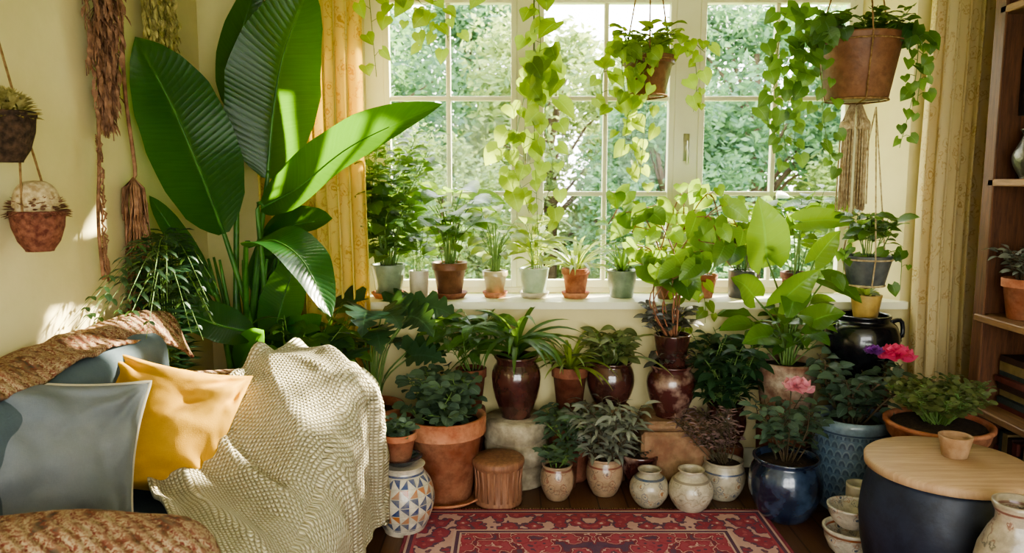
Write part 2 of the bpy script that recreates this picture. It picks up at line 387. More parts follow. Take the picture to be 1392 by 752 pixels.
# splayed reveals
for sx,a,b_ in ((1,OX1-.001,1.79),(-1,OX0+.001,-.755)):
    mb.add([(a,WB,SZ),(b_,4.07,SZ),(b_,4.25,SZ),(a,4.25,SZ),(a,WB,OT),(b_,4.07,OT),(b_,4.25,OT),(a,4.25,OT)],
     [(0,1,5,4),(1,2,6,5),(2,3,7,6),(3,0,4,7)])
mb.obj('wall_back',MW,smooth=False)
# opening and framing behind the viewer, unseen, added to let in fill light
slab('wall_rear',[bx(WL,-1.0,-1.4,-1.2,0,CE),bx(2.0,WR,-1.4,-1.2,0,CE),bx(-1.0,2.0,-1.4,-1.2,2.3,CE)],MW)
dr=empty('fill_light_opening_1',(.5,-1.3,0)); mb=MB()
for x in (-1.46,-.75,-.04,.04,.75,1.46): mb.box((x,0,1.15),(.07,.05,2.3))
for z in (.05,1.1,2.25): mb.box((0,0,z),(2.9,.045,.09))
mb.obj('frame',M['frame'],dr,smooth=False)
slab('ceiling',[bx(WL-.2,WR+.2,-1.4,4.25,CE,CE+.15)],simple('ceiling_paint',C(238,234,216),C(232,226,206),3,.9,.1))
# floor: planks
m,nt,b,o=newmat('oak_floorboards'); v=tex(nt)
br=N(nt,'ShaderNodeTexBrick',{'Vector':N(nt,'ShaderNodeMapping',{0:v,2:(0,0,math.pi/2)}).outputs[0],'Color1':C(122,84,58),'Color2':C(94,64,44),'Mortar':C(28,18,12),'Scale':1.0,'Mortar Size':.004,'Brick Width':1.3,'Row Height':.13})
g=noise_t(nt,N(nt,'ShaderNodeMapping',{0:v,3:(14,1,1)}).outputs[0],7,6)
col=MIX(nt,MA(nt,'MULTIPLY',g,.8),br.outputs[0],C(60,40,26)); setp(nt,b,col,.42,bump(nt,g,.2,.004),.4)
slab('floor',[bx(WL-.2,WR+.2,-1.4,4.25,-.1,0)],m)
slab('baseboard_back',[bx(WL,WR,WB-.018,WB,0,.1)],M['frame'])
slab('trim_windowsill',[bx(OX0-.05,OX1+.02,WB-.045,4.06,SZ,SZ+.035)],M['frame'])
# window
w=empty('window_1',(0,4.12,0)); mb=MB()
zb,zt=SZ+.035,OT
def wb(x0,x1,z0,z1,d=.06,yo=0): mb.box(*bx(x0,x1,-d/2+yo,d/2+yo,z0,z1))
wb(-.76,-.66,zb,zt,.09); wb(1.75,1.82,zb,zt,.09)
wb(-.66,1.75,2.385,zt,.088); wb(-.66,1.75,zb,.885,.088)
wb(.025,.135,.885,2.385,.1); wb(.84,.965,.885,2.385,.1)
cas=[(-.66,.025,-.328),(.135,.84,.484),(.965,1.75,1.36)]
for a,c,mx in cas:
    wb(a,a+.03,.885,2.385,.05,-.03); wb(c-.03,c,.885,2.385,.05,-.03)
    wb(a+.03,c-.03,.885,.925,.05,-.03); wb(a+.03,c-.03,2.345,2.385,.05,-.03)
    wb(mx-.012,mx+.012,.925,2.345,.035,-.03)
    for z in (1.38,1.87): wb(a+.03,c-.03,z-.012,z+.012,.03,-.03)
fo=mb.obj('frame',M['frame'],w,smooth=False); bm=fo.modifiers.new('b','BEVEL'); bm.width=.004; bm.segments=2
m,nt,b,o=newmat('window_glass')
gl=N(nt,'ShaderNodeBsdfGlossy',{'Roughness':.02}); tr=N(nt,'ShaderNodeBsdfTransparent',{'Color':(.98,.99,.98,1)})
mx=N(nt,'ShaderNodeMixShader',{0:.006,1:tr.outputs[0],2:gl.outputs[0]}); nt.links.new(mx.outputs[0],o.inputs[0])
mb=MB()
for a,c,_ in cas: mb.box(*bx(a+.025,c-.025,-.032,-.029,.92,2.35))
mb.obj('glass',m,w,smooth=False)
mb=MB(); hm=simple('handle_metal',C(200,200,190),C(170,170,160),10,.3,.05,20,.5,0,.3,.7,.8)
for x,z in ((.905,1.62),(.08,1.62)):
    mb.box(*bx(x-.014,x+.014,-.065,-.05,z-.07,z+.07)); mb.tube([(x,-.065,z+.03),(x,-.10,z+.03),(x,-.10,z-.09)],.008,.007,8)
mb.obj('handles',hm,w)
# curtains
def curtain(name,x0,x1,y,z0,z1,folds,amp,mat,sd):
    mb=MB(); nx,nz=190,30; vs=[];fs=[];uv=[]
    for j in range(nz+1):
        tz=j/nz; z=z0+(z1-z0)*tz
        for i in range(nx+1):
            t=i/nx; ph=t*folds*2*math.pi+.6*math.sin(3*tz+sd)+.8*math.sin(t*9+sd)
            yy=y-amp*(.55+.45*math.sin(sd+t*7))*math.sin(ph)*(1.1-.35*tz)
            xx=x0+(x1-x0)*t+.014*math.cos(ph)+.02*math.sin(tz*4+sd)*(1-tz)
            vs.append((xx,yy,z)); uv.append((t*folds*.22,z))
    for j in range(nz):
        for i in range(nx):
            a=j*(nx+1)+i; fs.append((a,a+1,a+nx+2,a+nx+1))
    mb.add(vs,fs,uv); o=mb.obj(name,mat); s=o.modifiers.new('s','SOLIDIFY'); s.thickness=.003
curtain('window_curtain',-1.2,-.71,3.70,.12,2.47,8,.065,CU_L,.4)
curtain('window_curtain',1.93,2.34,3.70,.3,2.47,7,.06,CU_R,2.1)
mb=MB(); mb.tube([(-1.3,3.70,2.49),(2.4,3.70,2.49)],.014,k=12)
for x in (-1.3,2.4): mb.tube([(x,3.70,2.49),(x,3.8,2.49)],.01,k=8)
mb.obj('curtain_rod',M['wood'])
# rug
m,nt,b,o=newmat('persian_rug_pile'); v=tex(nt); sp=N(nt,'ShaderNodeSeparateXYZ',{0:v})
RX,RY=.77,1.05
ax=MA(nt,'ABSOLUTE',sp.outputs[0]); ay=MA(nt,'ABSOLUTE',sp.outputs[1])
d=MA(nt,'MINIMUM',MA(nt,'SUBTRACT',RX,ax),MA(nt,'SUBTRACT',RY,ay))
sv=N(nt,'ShaderNodeCombineXYZ',{0:ax,1:ay}).outputs[0]
vo=N(nt,'ShaderNodeTexVoronoi',{'Vector':sv,'Scale':17}); vo2=N(nt,'ShaderNodeTexVoronoi',{'Vector':sv,'Scale':42})
fld=RAMP(nt,MA(nt,'ADD',vo.outputs[0],MA(nt,'MULTIPLY',vo2.outputs[0],.35)),[(.14,C(206,176,168)),(.2,C(76,58,78)),(.34,C(158,66,80)),(.62,C(146,56,70)),(.74,C(200,166,154)),(.8,C(116,46,62)),(.95,C(68,58,84))],'CONSTANT')
bor=RAMP(nt,MA(nt,'ADD',vo.outputs[0],MA(nt,'MULTIPLY',vo2.outputs[0],.35)),[(.1,C(204,176,166)),(.26,C(166,84,92)),(.42,C(142,54,70)),(.7,C(80,62,86)),(.82,C(192,158,148))],'CONSTANT')
mk=RAMP(nt,MA(nt,'MULTIPLY',d,4),[(0,(0,0,0,1)),(.92,(1,1,1,1))],'CONSTANT')
col=MIX(nt,mk,bor,fld)
ln=RAMP(nt,MA(nt,'MULTIPLY',d,4),[(0,C(120,48,62)),(.06,C(196,168,156)),(.1,C(70,56,80)),(.16,C(160,70,80)),(.2,(0,0,0,1)),(.8,C(196,168,156)),(.84,C(70,56,80)),(.9,C(196,168,156)),(.93,(0,0,0,1))],'CONSTANT')
lm=RAMP(nt,MA(nt,'MULTIPLY',d,4),[(0,(1,1,1,1)),(.2,(0,0,0,1)),(.8,(1,1,1,1)),(.93,(0,0,0,1))],'CONSTANT')
col=MIX(nt,lm,col,ln); col=MIX(nt,MA(nt,'MULTIPLY',noise_t(nt,v,25,4),.5),col,C(144,92,102))
setp(nt,b,col,.97,bump(nt,noise_t(nt,v,260,2),.7,.004),.1)
o=slab('persian_rug',[((0,0,.006),(RX*2,RY*2,.012))],m); o.location=(.33,3.25-RY,0)
mb=MB()
for i in range(180):
    x=-RX+RX*2*i/179; mb.tube([(x,RY,.006),(x+R.uniform(-.006,.006),RY+.03,.003)],.002,k=4)
fr=mb.obj('fringe',M['macrame'],o)
# ---------------------------------------------------------------- sofa
def rbox(name,c,d,bev,mat,parent,nz=.0,sub=10,seed=0):
    bmm=bmesh.new(); bmesh.ops.create_cube(bmm,size=1)
    for v_ in bmm.verts: v_.co=V((v_.co.x*d[0],v_.co.y*d[1],v_.co.z*d[2]))
    bmesh.ops.bevel(bmm,geom=bmm.edges[:],offset=bev,segments=6,profile=.5,affect='EDGES')
    bmesh.ops.subdivide_edges(bmm,edges=[e for e in bmm.edges if e.calc_length()>.12],cuts=sub,use_grid_fill=True)
    for v_ in bmm.verts:
        q=V(v_.co)+V(c)
        v_.co+=v_.co.normalized()*nz*noise.noise(q*4+V((seed,0,0)))
    me=bpy.data.meshes.new(name); bmm.to_mesh(me); bmm.free()
    for p in me.polygons: p.use_smooth=True
    me.materials.append(mat); o=bpy.data.objects.new(name,me); bpy.context.collection.objects.link(o)
    o.location=c; o.parent=parent; return o
sofa=empty('sofa',(0,0,0))
def R3(name,x0,x1,y0,y1,z0,z1,bev,mat,nz=.02,seed=0):
    return rbox(name,((x0+x1)/2,(y0+y1)/2,(z0+z1)/2),(x1-x0,y1-y0,z1-z0),bev,mat,sofa,nz,8,seed)
R3('base',-1.46,-.62,1.4,2.86,.08,.34,.04,F_slate,.01)
R3('seat_cushion',-1.3,-.60,1.62,2.66,.3,.46,.06,F_slate,.02,2)
R3('back',-1.49,-1.31,1.36,2.84,.1,.92,.08,F_tap,.03,4)
R3('back_cushion',-1.38,-1.21,1.6,2.70,.44,.93,.07,F_slate,.04,5)
R3('arm_far',-1.4,-.62,2.66,2.88,.1,.76,.1,F_tap,.02,6)
R3('arm_near',-1.4,-.60,1.34,1.62,.1,.765,.12,F_tap,.03,7)
mb=MB()
for x in (-1.4,-.68):
    for y in (1.45,2.8): mb.tube([(x,y,0),(x,y,.12)],.022,.03,10)
mb.obj('legs',M['wood'],sofa)
# tapestry runner over back top
mb=MB(); vs=[];fs=[];uv=[]
nx,ny=26,90
for j in range(ny+1):
    y=1.5+1.36*j/ny; dp=.10*max(0,(y-2.62)/.24)
    path=bez([(-1.475,0,.88),(-1.46,0,.945),(-1.38,0,.965),(-1.29,0,.96),(-1.23+dp*.3,0,.935+.012*math.sin(y*9)-dp*1.5)],nx)
    for i,p in enumerate(path):
        k=noise.noise(V((p.x*9,y*9,i*.1)))*.022
        vs.append((max(-1.49,p.x+k*.5),y+.006*math.sin(i),p.z+k)); uv.append((i/nx,y))
for j in range(ny):
    for i in range(nx):
        a=j*(nx+1)+i; fs.append((a,a+1,a+nx+2,a+nx+1))
mb.add(vs,fs,uv); o=mb.obj('tapestry_runner',F_tap,sofa); s=o.modifiers.new('s','SOLIDIFY'); s.thickness=.012
# cushions
def cushion(name,w,h,t,loc,rot,mat,pipe=None,seed=0,inset=None):
    e=empty(name,loc); e.rotation_euler=rot
    mb=MB(); n=72
    for sgn in (1,-1):
        vs=[];fs=[];uv=[]
        for j in range(n+1):
            for i in range(n+1):
                u=i/n*2-1; v_=j/n*2-1
                ins=1-.12*(1-abs(v_)**2)*abs(u)**2; ins2=1-.12*(1-abs(u)**2)*abs(v_)**2
                T=(max(0,1-u**2)**.6)*(max(0,1-v_**2)**.6)
                q=V((u*2+seed,v_*2,sgn*3))
                cr=0
                for cu,cv in ((-1,-1),(1,-1),(1,1),(-1,1)):
                    du,dv=u-cu,v_-cv; rr=math.hypot(du,dv)
                    cr+=math.sin(math.atan2(dv,du)*11+seed+cu*2+cv+1.5*noise.noise(q*2))*math.exp(-rr*1.4)*min(1,rr*2.5)
                wr=noise.noise(q*1.1)*.05*T+.034*cr*min(1,T*2.2)
                # soft sag crease running across the middle
                wr-=.028*math.exp(-((v_*.9-u*.5-.15-.25*noise.noise(V((u*2,seed,0))))/.16)**2)*T
                vs.append((u*ins*w/2,sgn*(T*t/2+wr*.9),v_*ins2*h/2)); uv.append((u,v_))
        for j in range(n):
            for i in range(n):
                a=j*(n+1)+i; f=(a,a+1,a+n+2,a+n+1); fs.append(f if sgn<0 else f[::-1])
        mb.add(vs,fs,uv)
    mb.obj('cover',mat,e)
    if pipe:
        pts=[]
        for k in range(161):
            s=k/40; sd=int(s)%4; f=(s%1)*2-1
            u,v_=[(f,-1),(1,f),(-f,1),(-1,-f)][sd]
            ins=1-.12*(1-abs(v_)**2)*abs(u)**2; ins2=1-.12*(1-abs(u)**2)*abs(v_)**2
            pts.append((u*ins*w/2,0,v_*ins2*h/2))
        m2=MB(); m2.tube(pts,.006,k=8); m2.obj('piping',pipe,e)
    return e
cushion('grey_cushion',.52,.48,.27,(-1.22,1.91,.72),(math.radians(-22),math.radians(14),math.radians(40)),F_grey,F_pipe,1)
cushion('mustard_cushion',.47,.44,.26,(-1.10,2.36,.675),(math.radians(-26),math.radians(18),math.radians(24)),F_mustard,None,5)
# knitted throw
mb=MB(); vs=[];fs=[];uv=[]
def armz(y):
    pr=[(1.75,.49),(2.1,.485),(2.28,.52),(2.42,.60),(2.55,.70),(2.65,.765),(2.74,.79),(2.84,.775),(2.9,.7)]
    y=max(1.75,min(2.9,y))
    return (interp(pr,max(1.75,y-.06))+interp(pr,y)+interp(pr,min(2.9,y+.06)))/3
def xl(y): return interp([(1.7,-.72),(1.9,-.86),(2.1,-1.02),(2.25,-1.10),(2.4,-1.08),(2.6,-.98),(2.9,-.86)],y)+.015*math.sin(y*13)
XE=-.60
NS,NT=220,200
for j in range(NS+1):
    tj=j/NS; sY=1.70+tj*1.52
    over=max(0,sY-2.90); y=min(sY,2.90)
    x0=xl(min(y,2.9)); zt=armz(y)
    for i in range(NT+1):
        t=i/NT; arc=t*((XE-x0)+.54+.05*math.sin(sY*5))
        xe=XE-x0
        qa=(x0+arc)*.75-sY*.65; qb=(x0+arc)*.65+sY*.75
        f1=noise.noise(V((qa*1.5,qb*5.0,1.3))); f2=noise.noise(V((qa*3.0,qb*12,4.0))); f4=noise.noise(V((qa*2.5,qb*3.2,8.0)))
        top=max(0,.085*max(0,.5-abs(f1)*1.5)+.026*f2+.03*f4+.012)
        g1=noise.noise(V((sY*7.5,arc*1.0,7.3))); g2=noise.noise(V((sY*17,arc*1.8,2.0)))
        side=.012+.075*max(0,.5-abs(g1)*1.6)+.018*(g2+.4)
        if arc<xe:
            x=x0+arc; hang=0; z=zt
            edge=max(0,1-(xe-arc)/.09); z-=.035*edge*edge
        else:
            hang=arc-xe; x=XE+.045*math.sin(min(1,hang/.08)*math.pi/2); z=zt-.035-hang
        yy=y
        if over>0: z-=over; yy=2.92
        k=max(0,min(1,(arc-xe+.08)/.2))
        if hang>0: x+=side*k
        z+=top*(1-k)
        # rolled, bunched inner hem
        z+=.022*math.exp(-(arc/.03)**2)*(1+.5*math.sin(sY*37))
        if over>0: yy+=top
        vs.append((x,yy,max(.10,z))); uv.append((arc,sY))
for j in range(NS):
    for i in range(NT):
        a=j*(NT+1)+i; fs.append((a,a+1,a+NT+2,a+NT+1))
mb.add(vs,fs,uv); o=mb.obj('knitted_throw_blanket',F_knit); s=o.modifiers.new('s','SOLIDIFY'); s.thickness=.014; s.offset=1
# ---------------------------------------------------------------- foliage styles
def bush(mb,z0,n,h,sp,shape,L,W,nl,droop=.8,up=.3,lean=(0,0),r=.003,pet=.02,stem=1,base=.02,nc=1,nn=5,t0=.3,cone=.5):
    for i in range(n):
        a=2*math.pi*(i+R.random()*.7)/n; rr=sp*(cone+(1-cone)*R.random()); hh=h*R.uniform(.7,1)
        b=V((math.cos(a)*base*R.random()*2,math.sin(a)*base*R.random()*2,z0-.01))
        e=V((math.cos(a)*rr+lean[0],math.sin(a)*rr+lean[1],z0+hh))
        m_=b.lerp(e,.5)+V((R.uniform(-.2,.2)*sp,R.uniform(-.2,.2)*sp,hh*.12))
        pts=bez([b,m_,e],8); mb.tube(pts,r,r*.5,5,stem)
        for k in range(nl):
            t=t0+(1-t0)*(k+R.random()*.5)/nl; p=pts[min(8,int(t*8))].lerp(pts[min(8,int(t*8)+1)],t*8%1)
            az=a+k*2.4+R.uniform(-.5,.5) if t<.9 else R.uniform(0,6.28)
            d=V((math.cos(az),math.sin(az),up+R.uniform(-.3,.4)))
            q=p+d.normalized()*pet
            mb.tube([p,q],r*.5,r*.4,4,stem)
            s=R.uniform(.65,1.15); mb.leaf(q,d,L*s,W*s,shape,droop*R.uniform(.6,1.3),.2,nn,nc,roll=R.uniform(-.5,.5))
def rosette(mb,z0,n,L,W,droop=1.6,shape='strap',el=(.5,1.4),stemh=0):
    for i in range(n):
        a=i*2.4+R.uniform(-.3,.3); e=R.uniform(*el); s=R.uniform(.65,1.1)
        d=(math.cos(a)*math.cos(e),math.sin(a)*math.cos(e),math.sin(e))
        mb.leaf((math.cos(a)*.008,math.sin(a)*.008,z0+stemh*R.random()),d,L*s,W,shape,droop*R.uniform(.7,1.3),.35,9,1)
def petioled(mb,z0,n,h,sp,shape,L,W,droop=.9,r=.004,nc=2,notch=0,wav=.01,lean=(0,0),nn=8,hmin=.5,azr=(0,6.283)):
    for i in range(n):
        a=azr[0]+(azr[1]-azr[0])*(i+R.random()*.6)/n; hh=h*R.uniform(hmin,1); rr=sp*R.uniform(.4,1)
        e=V((math.cos(a)*rr+lean[0],math.sin(a)*rr+lean[1],z0+hh))
        b=V((math.cos(a)*.02,math.sin(a)*.02,z0-.01)); pts=bez([b,V((e.x*.35,e.y*.35,z0+hh*.6)),e],8)
        mb.tube(pts,r,r*.6,6,1); s=R.uniform(.75,1.1)
        d=V((math.cos(a),math.sin(a)-.35,.25)); mb.leaf(e,d,L*s,W*s,shape,droop*R.uniform(.7,1.2),.18,nn*(2 if notch else 1),nc,notch,wav,roll=R.uniform(-.3,.3),face=.8)
def frond(mb,pts,l,w,n,shape='lance',droop=.5):
    pts=bez(pts,n); mb.tube(pts,.003,.001,4,1)
    for i in range(2,n+1):
        t=i/n; tg=(pts[i]-pts[i-1]).normalized(); sd=tg.cross(V((0,0,1)))
        if sd.length<.05: sd=V((1,0,0))
        sd.normalize(); k=l*math.sin(math.pi*min(1,(.15+.85*t)))**.5*(1.05-.6*t)
        for s in (-1,1):
            mb.leaf(pts[i],sd*s+tg*.6+V((0,0,R.uniform(-.1,.2))),k,w,shape,droop,.1,3,1)
def vleaf(mb,q,L,W,spread=.7,mat=0):
    # hanging vine leaf, blade turned out toward the room
    sx=R.uniform(-spread,spread); tip=q+V((sx*L,R.uniform(-.3,.1)*L,-L*R.uniform(.55,.95)))
    m_=q.lerp(tip,.5)+V((0,-L*.10,L*.05))
    mb.ribbon(bez([q,m_,tip],6),V((R.uniform(-.6,.6),-1,R.uniform(.0,.6))).normalized(),W,'heart',.2,2,0,0,.2,mat,seed=0)
def vine(mb,pts,n,L,W,shape='heart',r=.0022,spread=.9):
    n=max(4,int(n*.85)); P=bez(pts,max(8,n)); mb.tube(P,r,r*.7,5,1)
    for i in range(n):
        t=(i+.5*R.random()+.25)/n*(len(P)-1); t=min(t,len(P)-1.001); p=P[int(t)].lerp(P[min(len(P)-1,int(t)+1)],t%1)
        sg=-1 if i%2 else 1
        q=p+V((sg*L*R.uniform(.15,.75),R.uniform(-.4,.2)*L,R.uniform(.0,.35)*L)); mb.tube([p,p.lerp(q,.5)+V((0,0,.006)),q],r*.6,r*.5,4,1); s=R.uniform(.6,1.25)*(1.1-.25*i/n)
        vleaf(mb,q,L*s,W*s)
def plant(name,x,y,z,kind,r,h,pm,gm,fn,stem='stemg',sauc=None,soil=True):
    e=empty(name,(x,y,z))
    if sauc: saucer(e,r*1.0,sauc)
    zs=pot(e,kind,r,h,pm,.012 if sauc else 0,soil)
    mb=MB(); fn(mb,zs); mb.keep_in((x,y,z),3.775 if y<3.79 else 4.05); mb.obj('foliage',[G[gm],M[stem]],e); return e
SI=SZ+.035
# --- sill plants
def f(mb,z):
    bush(mb,z,14,.46,.17,'ovate',.12,.075,11,.8,.3,nc=2,t0=.12,lean=(0,-.05))
    bush(mb,z,18,.76,.20,'ovate',.08,.055,15,.7,.3,lean=(.07,-.03),t0=.4,nc=2)
plant('potted_money_tree',-.63,3.91,SI,'taper',.088,.16,M['sage'],'mid',f,sauc=M['terra'])
plant('potted_seedling',-.475,3.91,SI,'cyl',.05,.14,M['white'],'mid',lambda mb,z:bush(mb,z,6,.22,.07,'ovate',.07,.045,5))
plant('potted_philodendron',-.318,3.91,SI,'terra',.09,.17,M['terra_b'],'heart',lambda mb,z:(petioled(mb,z,18,.40,.20,'heart',.15,.12),bush(mb,z,8,.32,.15,'ovate',.12,.07,7)),sauc=M['terra_d'])
plant('potted_peace_lily',-.087,3.93,SI,'terra',.065,.125,M['cream'],'lime',lambda mb,z:(petioled(mb,z,15,.36,.14,'ovate',.13,.06),petioled(mb,z,9,.16,.1,'ovate',.11,.05)),sauc=M['terra'])
plant('potted_corn_plant',.113,3.92,SI,'taper',.077,.14,M['celadon'],'lime',lambda mb,z:(rosette(mb,z,14,.26,.04,1.4,'lance',stemh=.14),bush(mb,z,6,.30,.08,'lance',.17,.045,4)),sauc=M['white'])
plant('potted_spider_plant',.325,3.91,SI,'terra',.072,.14,M['terra'],'lime',lambda mb,z:rosette(mb,z,32,.31,.022,1.4),sauc=M['terra'])
plant('potted_grass_lily',.563,3.93,SI,'taper',.08,.14,M['sage'],'mid',lambda mb,z:(rosette(mb,z,36,.28,.013,1.2),bush(mb,z,6,.34,.1,'ovate',.07,.04,7)))
plant('potted_ivy',.78,3.88,SI,'terra',.06,.11,M['terra_b'],'bright',lambda mb,z:(bush(mb,z,8,.2,.12,'heart',.08,.07,6),vine(mb,[(0,-.04,z),(.02,-.13,z+.02),(.03,-.15,z-.12),(.05,-.14,z-.26)],14,.07,.065),vine(mb,[(0,-.04,z),(.10,-.12,z+.03),(.16,-.15,z-.08),(.17,-.14,z-.2)],11,.07,.065)))
plant('potted_pothos',.98,3.92,SI,'terra',.07,.12,M['terra'],'bright',lambda mb,z:bush(mb,z,10,.30,.15,'heart',.09,.08,7))
plant('potted_pothos',1.18,3.93,SI,'cyl',.07,.14,M['grey'],'bright',lambda mb,z:bush(mb,z,12,.38,.17,'heart',.10,.085,7,nc=2))
plant('potted_rubber_plant',1.45,3.92,SI,'terra',.075,.13,M['terra_d'],'heart',lambda mb,z:bush(mb,z,9,.46,.16,'ovate',.13,.08,7,nc=2))
# --- big plant
e=empty('potted_bird_of_paradise',(0,0,0))
bk=lathe('wicker_basket',[(0,0),(.19,0),(.22,.1),(.235,.3),(.245,.5),(.255,.52),(.245,.54),(.22,.5),(.2,.42)],None,e,(-1.22,3.5,0),64)
m,nt,b,o=newmat('wicker'); uvn=tex(nt,'UV'); mp=N(nt,'ShaderNodeMapping',{0:uvn,3:(60,45,1)}).outputs[0]; sp=N(nt,'ShaderNodeSeparateXYZ',{0:mp})
row=MA(nt,'FLOOR',sp.outputs[1]); ph=MA(nt,'ADD',MA(nt,'MULTIPLY',sp.outputs[0],math.pi),MA(nt,'MULTIPLY',row,math.pi/2))
h=MA(nt,'MULTIPLY',MA(nt,'ABSOLUTE',MA(nt,'SINE',ph)),MA(nt,'ABSOLUTE',MA(nt,'SINE',MA(nt,'MULTIPLY',sp.outputs[1],math.pi))))
setp(nt,b,MIX(nt,h,C(90,66,42),C(206,178,132)),.8,bump(nt,h,.8,.01),.2)
bk.data.materials.clear(); bk.data.materials.append(m); WICK=m
lathe('soil',[(0,.46),(.1,.465),(.21,.45)],M['soil'],e,(-1.22,3.5,0),32)
mb=MB()
BL=[([(-1.263,3.38,1.22),(-1.31,3.26,1.50),(-1.37,3.16,1.76),(-1.43,3.02,1.99)],.37,(.62,-.78,.1)),
 ([(-1.09,3.47,1.46),(-1.05,3.46,1.75),(-.98,3.42,2.0),(-.84,3.36,2.28)],.42,(.05,-.95,.2)),
 ([(-1.25,3.58,1.72),(-1.25,3.6,2.0),(-1.14,3.6,2.36)],.20,(.6,-.75,0)),
 ([(-1.10,3.4,1.33),(-.92,3.35,1.42),(-.66,3.28,1.60),(-.28,3.2,1.76)],.29,(-.35,-.75,.55)),
 ([(-1.12,3.28,1.17),(-.99,3.2,1.20),(-.85,3.13,1.12),(-.73,3.08,.90)],.25,(.45,-.45,.8)),
 ([(-1.29,3.32,.95),(-1.38,3.2,1.2),(-1.44,3.08,1.39)],.10,(.6,-.7,.2)),
 ([(-1.10,3.25,.80),(-1.22,3.14,.86),(-1.40,3.02,.98)],.18,(.1,-.75,.6)),
 ([(-1.13,3.5,1.12),(-1.0,3.46,1.24),(-.80,3.45,1.28)],.20,(-.1,-.7,.7)),
 ([(-1.08,3.42,.72),(-1.02,3.4,.92),(-.93,3.38,1.14)],.19,(.2,-.9,.1)),
 ([(-1.32,3.38,.78),(-1.38,3.28,.92),(-1.43,3.18,1.04)],.16,(.5,-.8,.3)),
 ([(-1.18,3.56,.9),(-1.08,3.56,1.1),(-.96,3.52,1.32)],.22,(.2,-.9,.1)),
 ([(-1.05,3.45,.62),(-.97,3.4,.74),(-.84,3.36,.86)],.16,(.1,-.8,.4)),
 ([(-1.2,3.3,.62),(-1.1,3.2,.74),(-1.02,3.12,.84)],.15,(-.2,-.9,.2))]
for i,(p,w_,nh) in enumerate(BL):
    pts=bez(p,26); mb.ribbon(pts,V(nh).normalized(),w_,'paddle',.26,5,0,.016,0,0,seed=i)
    b0=V((-1.22+.09*math.cos(i*2.1),3.5+.07*math.sin(i*2.1),.45)); e1=V(p[0])
    tg=(V(p[1])-V(p[0])).normalized()
    st=bez([b0,b0.lerp(e1,.5)+V((0,0,.05)),e1-tg*.02,e1+tg*.02],12); mb.tube(st,.016,.008,8,1)
    mb.tube(pts[:22],.008,.002,6,1)
for i in range(9):
    a=i*.7; b0=V((-1.22+.07*math.cos(a),3.5+.05*math.sin(a),.45))
    mb.tube(bez([b0,b0+V((.03*math.cos(a),.02*math.sin(a),.35)),b0+V((.09*math.cos(a),.05*math.sin(a),.65))],6),.017,.006,8,1)
mb.keep_in((0,0,0),3.775); mb.obj('foliage',[G['big'],simple('bop_stem',C(44,86,36),C(74,122,50),12,.4,.1,40)],e)
# feathery palm between sofa end and wall
def f(mb,z):
    for i in range(32):
        a=2*math.pi*i/32; k=R.uniform(.35,1); top=V((.02+.06*math.cos(a),-.08+.12*math.sin(a),z+.46+.42*k))
        e1=V((max(-.07,.26*math.cos(a)),-.26+.44*math.sin(a)*k,z+.26+.42*k))
        frond(mb,[(0,0,z),(top.x*.6,top.y*.6,z+(top.z-z)*.65),tuple(top),tuple(e1)],.13,.018,15,'lance',.9)
plant('potted_parlor_palm',-1.37,3.05,0,'terra',.10,.42,M['terra'],'deep',f)
# ---- mid floor
def pedestal(name,x,y,r,h,mat,rings=2):
    pr=[(0,0)]
    for k in range(rings):
        a=h*k/rings;b_=h*(k+1)/rings
        pr+=[(r*.93,a),(r,a+.015),(r*.985,(a+b_)/2),(r,b_-.015),(r*.93,b_)]
    pr+=[(0,h)]
    return lathe(name,pr,mat,None,(x,y,0),40,.01)
pedestal('stone_drum',.02,3.62,.155,.32,M['stone'],3)
plant('potted_dracaena',.02,3.62,.321,'urn',.118,.30,M['plum'],'mid',lambda mb,z:(rosette(mb,z,42,.36,.028,1.7,'strap',(.5,1.4),.12),mb.tube([(0,0,z-.02),(0,0,z+.14)],.012,.01,8,1)))
pedestal('clay_stand',.28,3.66,.1,.32,M['terra_d'],2)
plant('potted_spider_plant',.28,3.66,.321,'terra',.088,.24,M['terra_d'],'lime',lambda mb,z:rosette(mb,z,42,.28,.018,1.6))
pedestal('clay_stand',.48,3.67,.1,.36,M['brick'],2)
plant('potted_fittonia',.48,3.67,.361,'belly',.115,.22,M['plum'],'olive',lambda mb,z:(bush(mb,z,15,.17,.13,'ovate',.075,.04,8),rosette(mb,z,10,.36,.022,1.4)))
slab('stone_block_stand',[bx(.60,.93,3.45,3.74,0,.29),bx(.62,.91,3.47,3.72,.291,.335)],M['brick']).modifiers.new('b','BEVEL').width=.015
def f(mb,z):
    mb.tube([(0,0,z),(0,0,z+.2)],.01,.008,6,1)
    bush(mb,z,10,.10,.09,'ovate',.06,.035,6)
pl=plant('potted_climbing_pothos',.755,3.58,.336,'urn',.115,.25,M['plum_w'],'dusk',f,'stemr')
pot(pl,'taper',.085,.17,M['plum'],.225,True,'inner_pot')
mb=MB()
for i in range(10):
    a=i*.75; tx=.26*math.cos(a)*R.uniform(.5,1)+.02; ty=.10*math.sin(a)-.05; th=R.uniform(.50,.90)
    P=[(0.02*math.cos(a),.02*math.sin(a),.37),(-.04+.07*math.cos(a),.04*math.sin(a),.55),(.08*math.cos(a+1),.05*math.sin(a),.74),(tx,ty,.3+th*.86),(tx*1.5,ty*1.3,.3+th*.72)]
    PP=bez(P,20); mb.tube(PP,.004,.0025,6,1)
    for k in range(9):
        p=PP[min(20,8+int(k*1.4))]; q=p+V((R.uniform(-.1,.1),R.uniform(-.08,.03),R.uniform(-.02,.06)))
        mb.tube([p,q],.002,.002,4,1); s=R.uniform(.5,1.15); vleaf(mb,q,.115*s,.11*s,.9)
mb.keep_in((.755,3.58,0),3.775); mb.obj('climber_foliage',[G['heart'],M['stemr']],pl)
mb=MB()
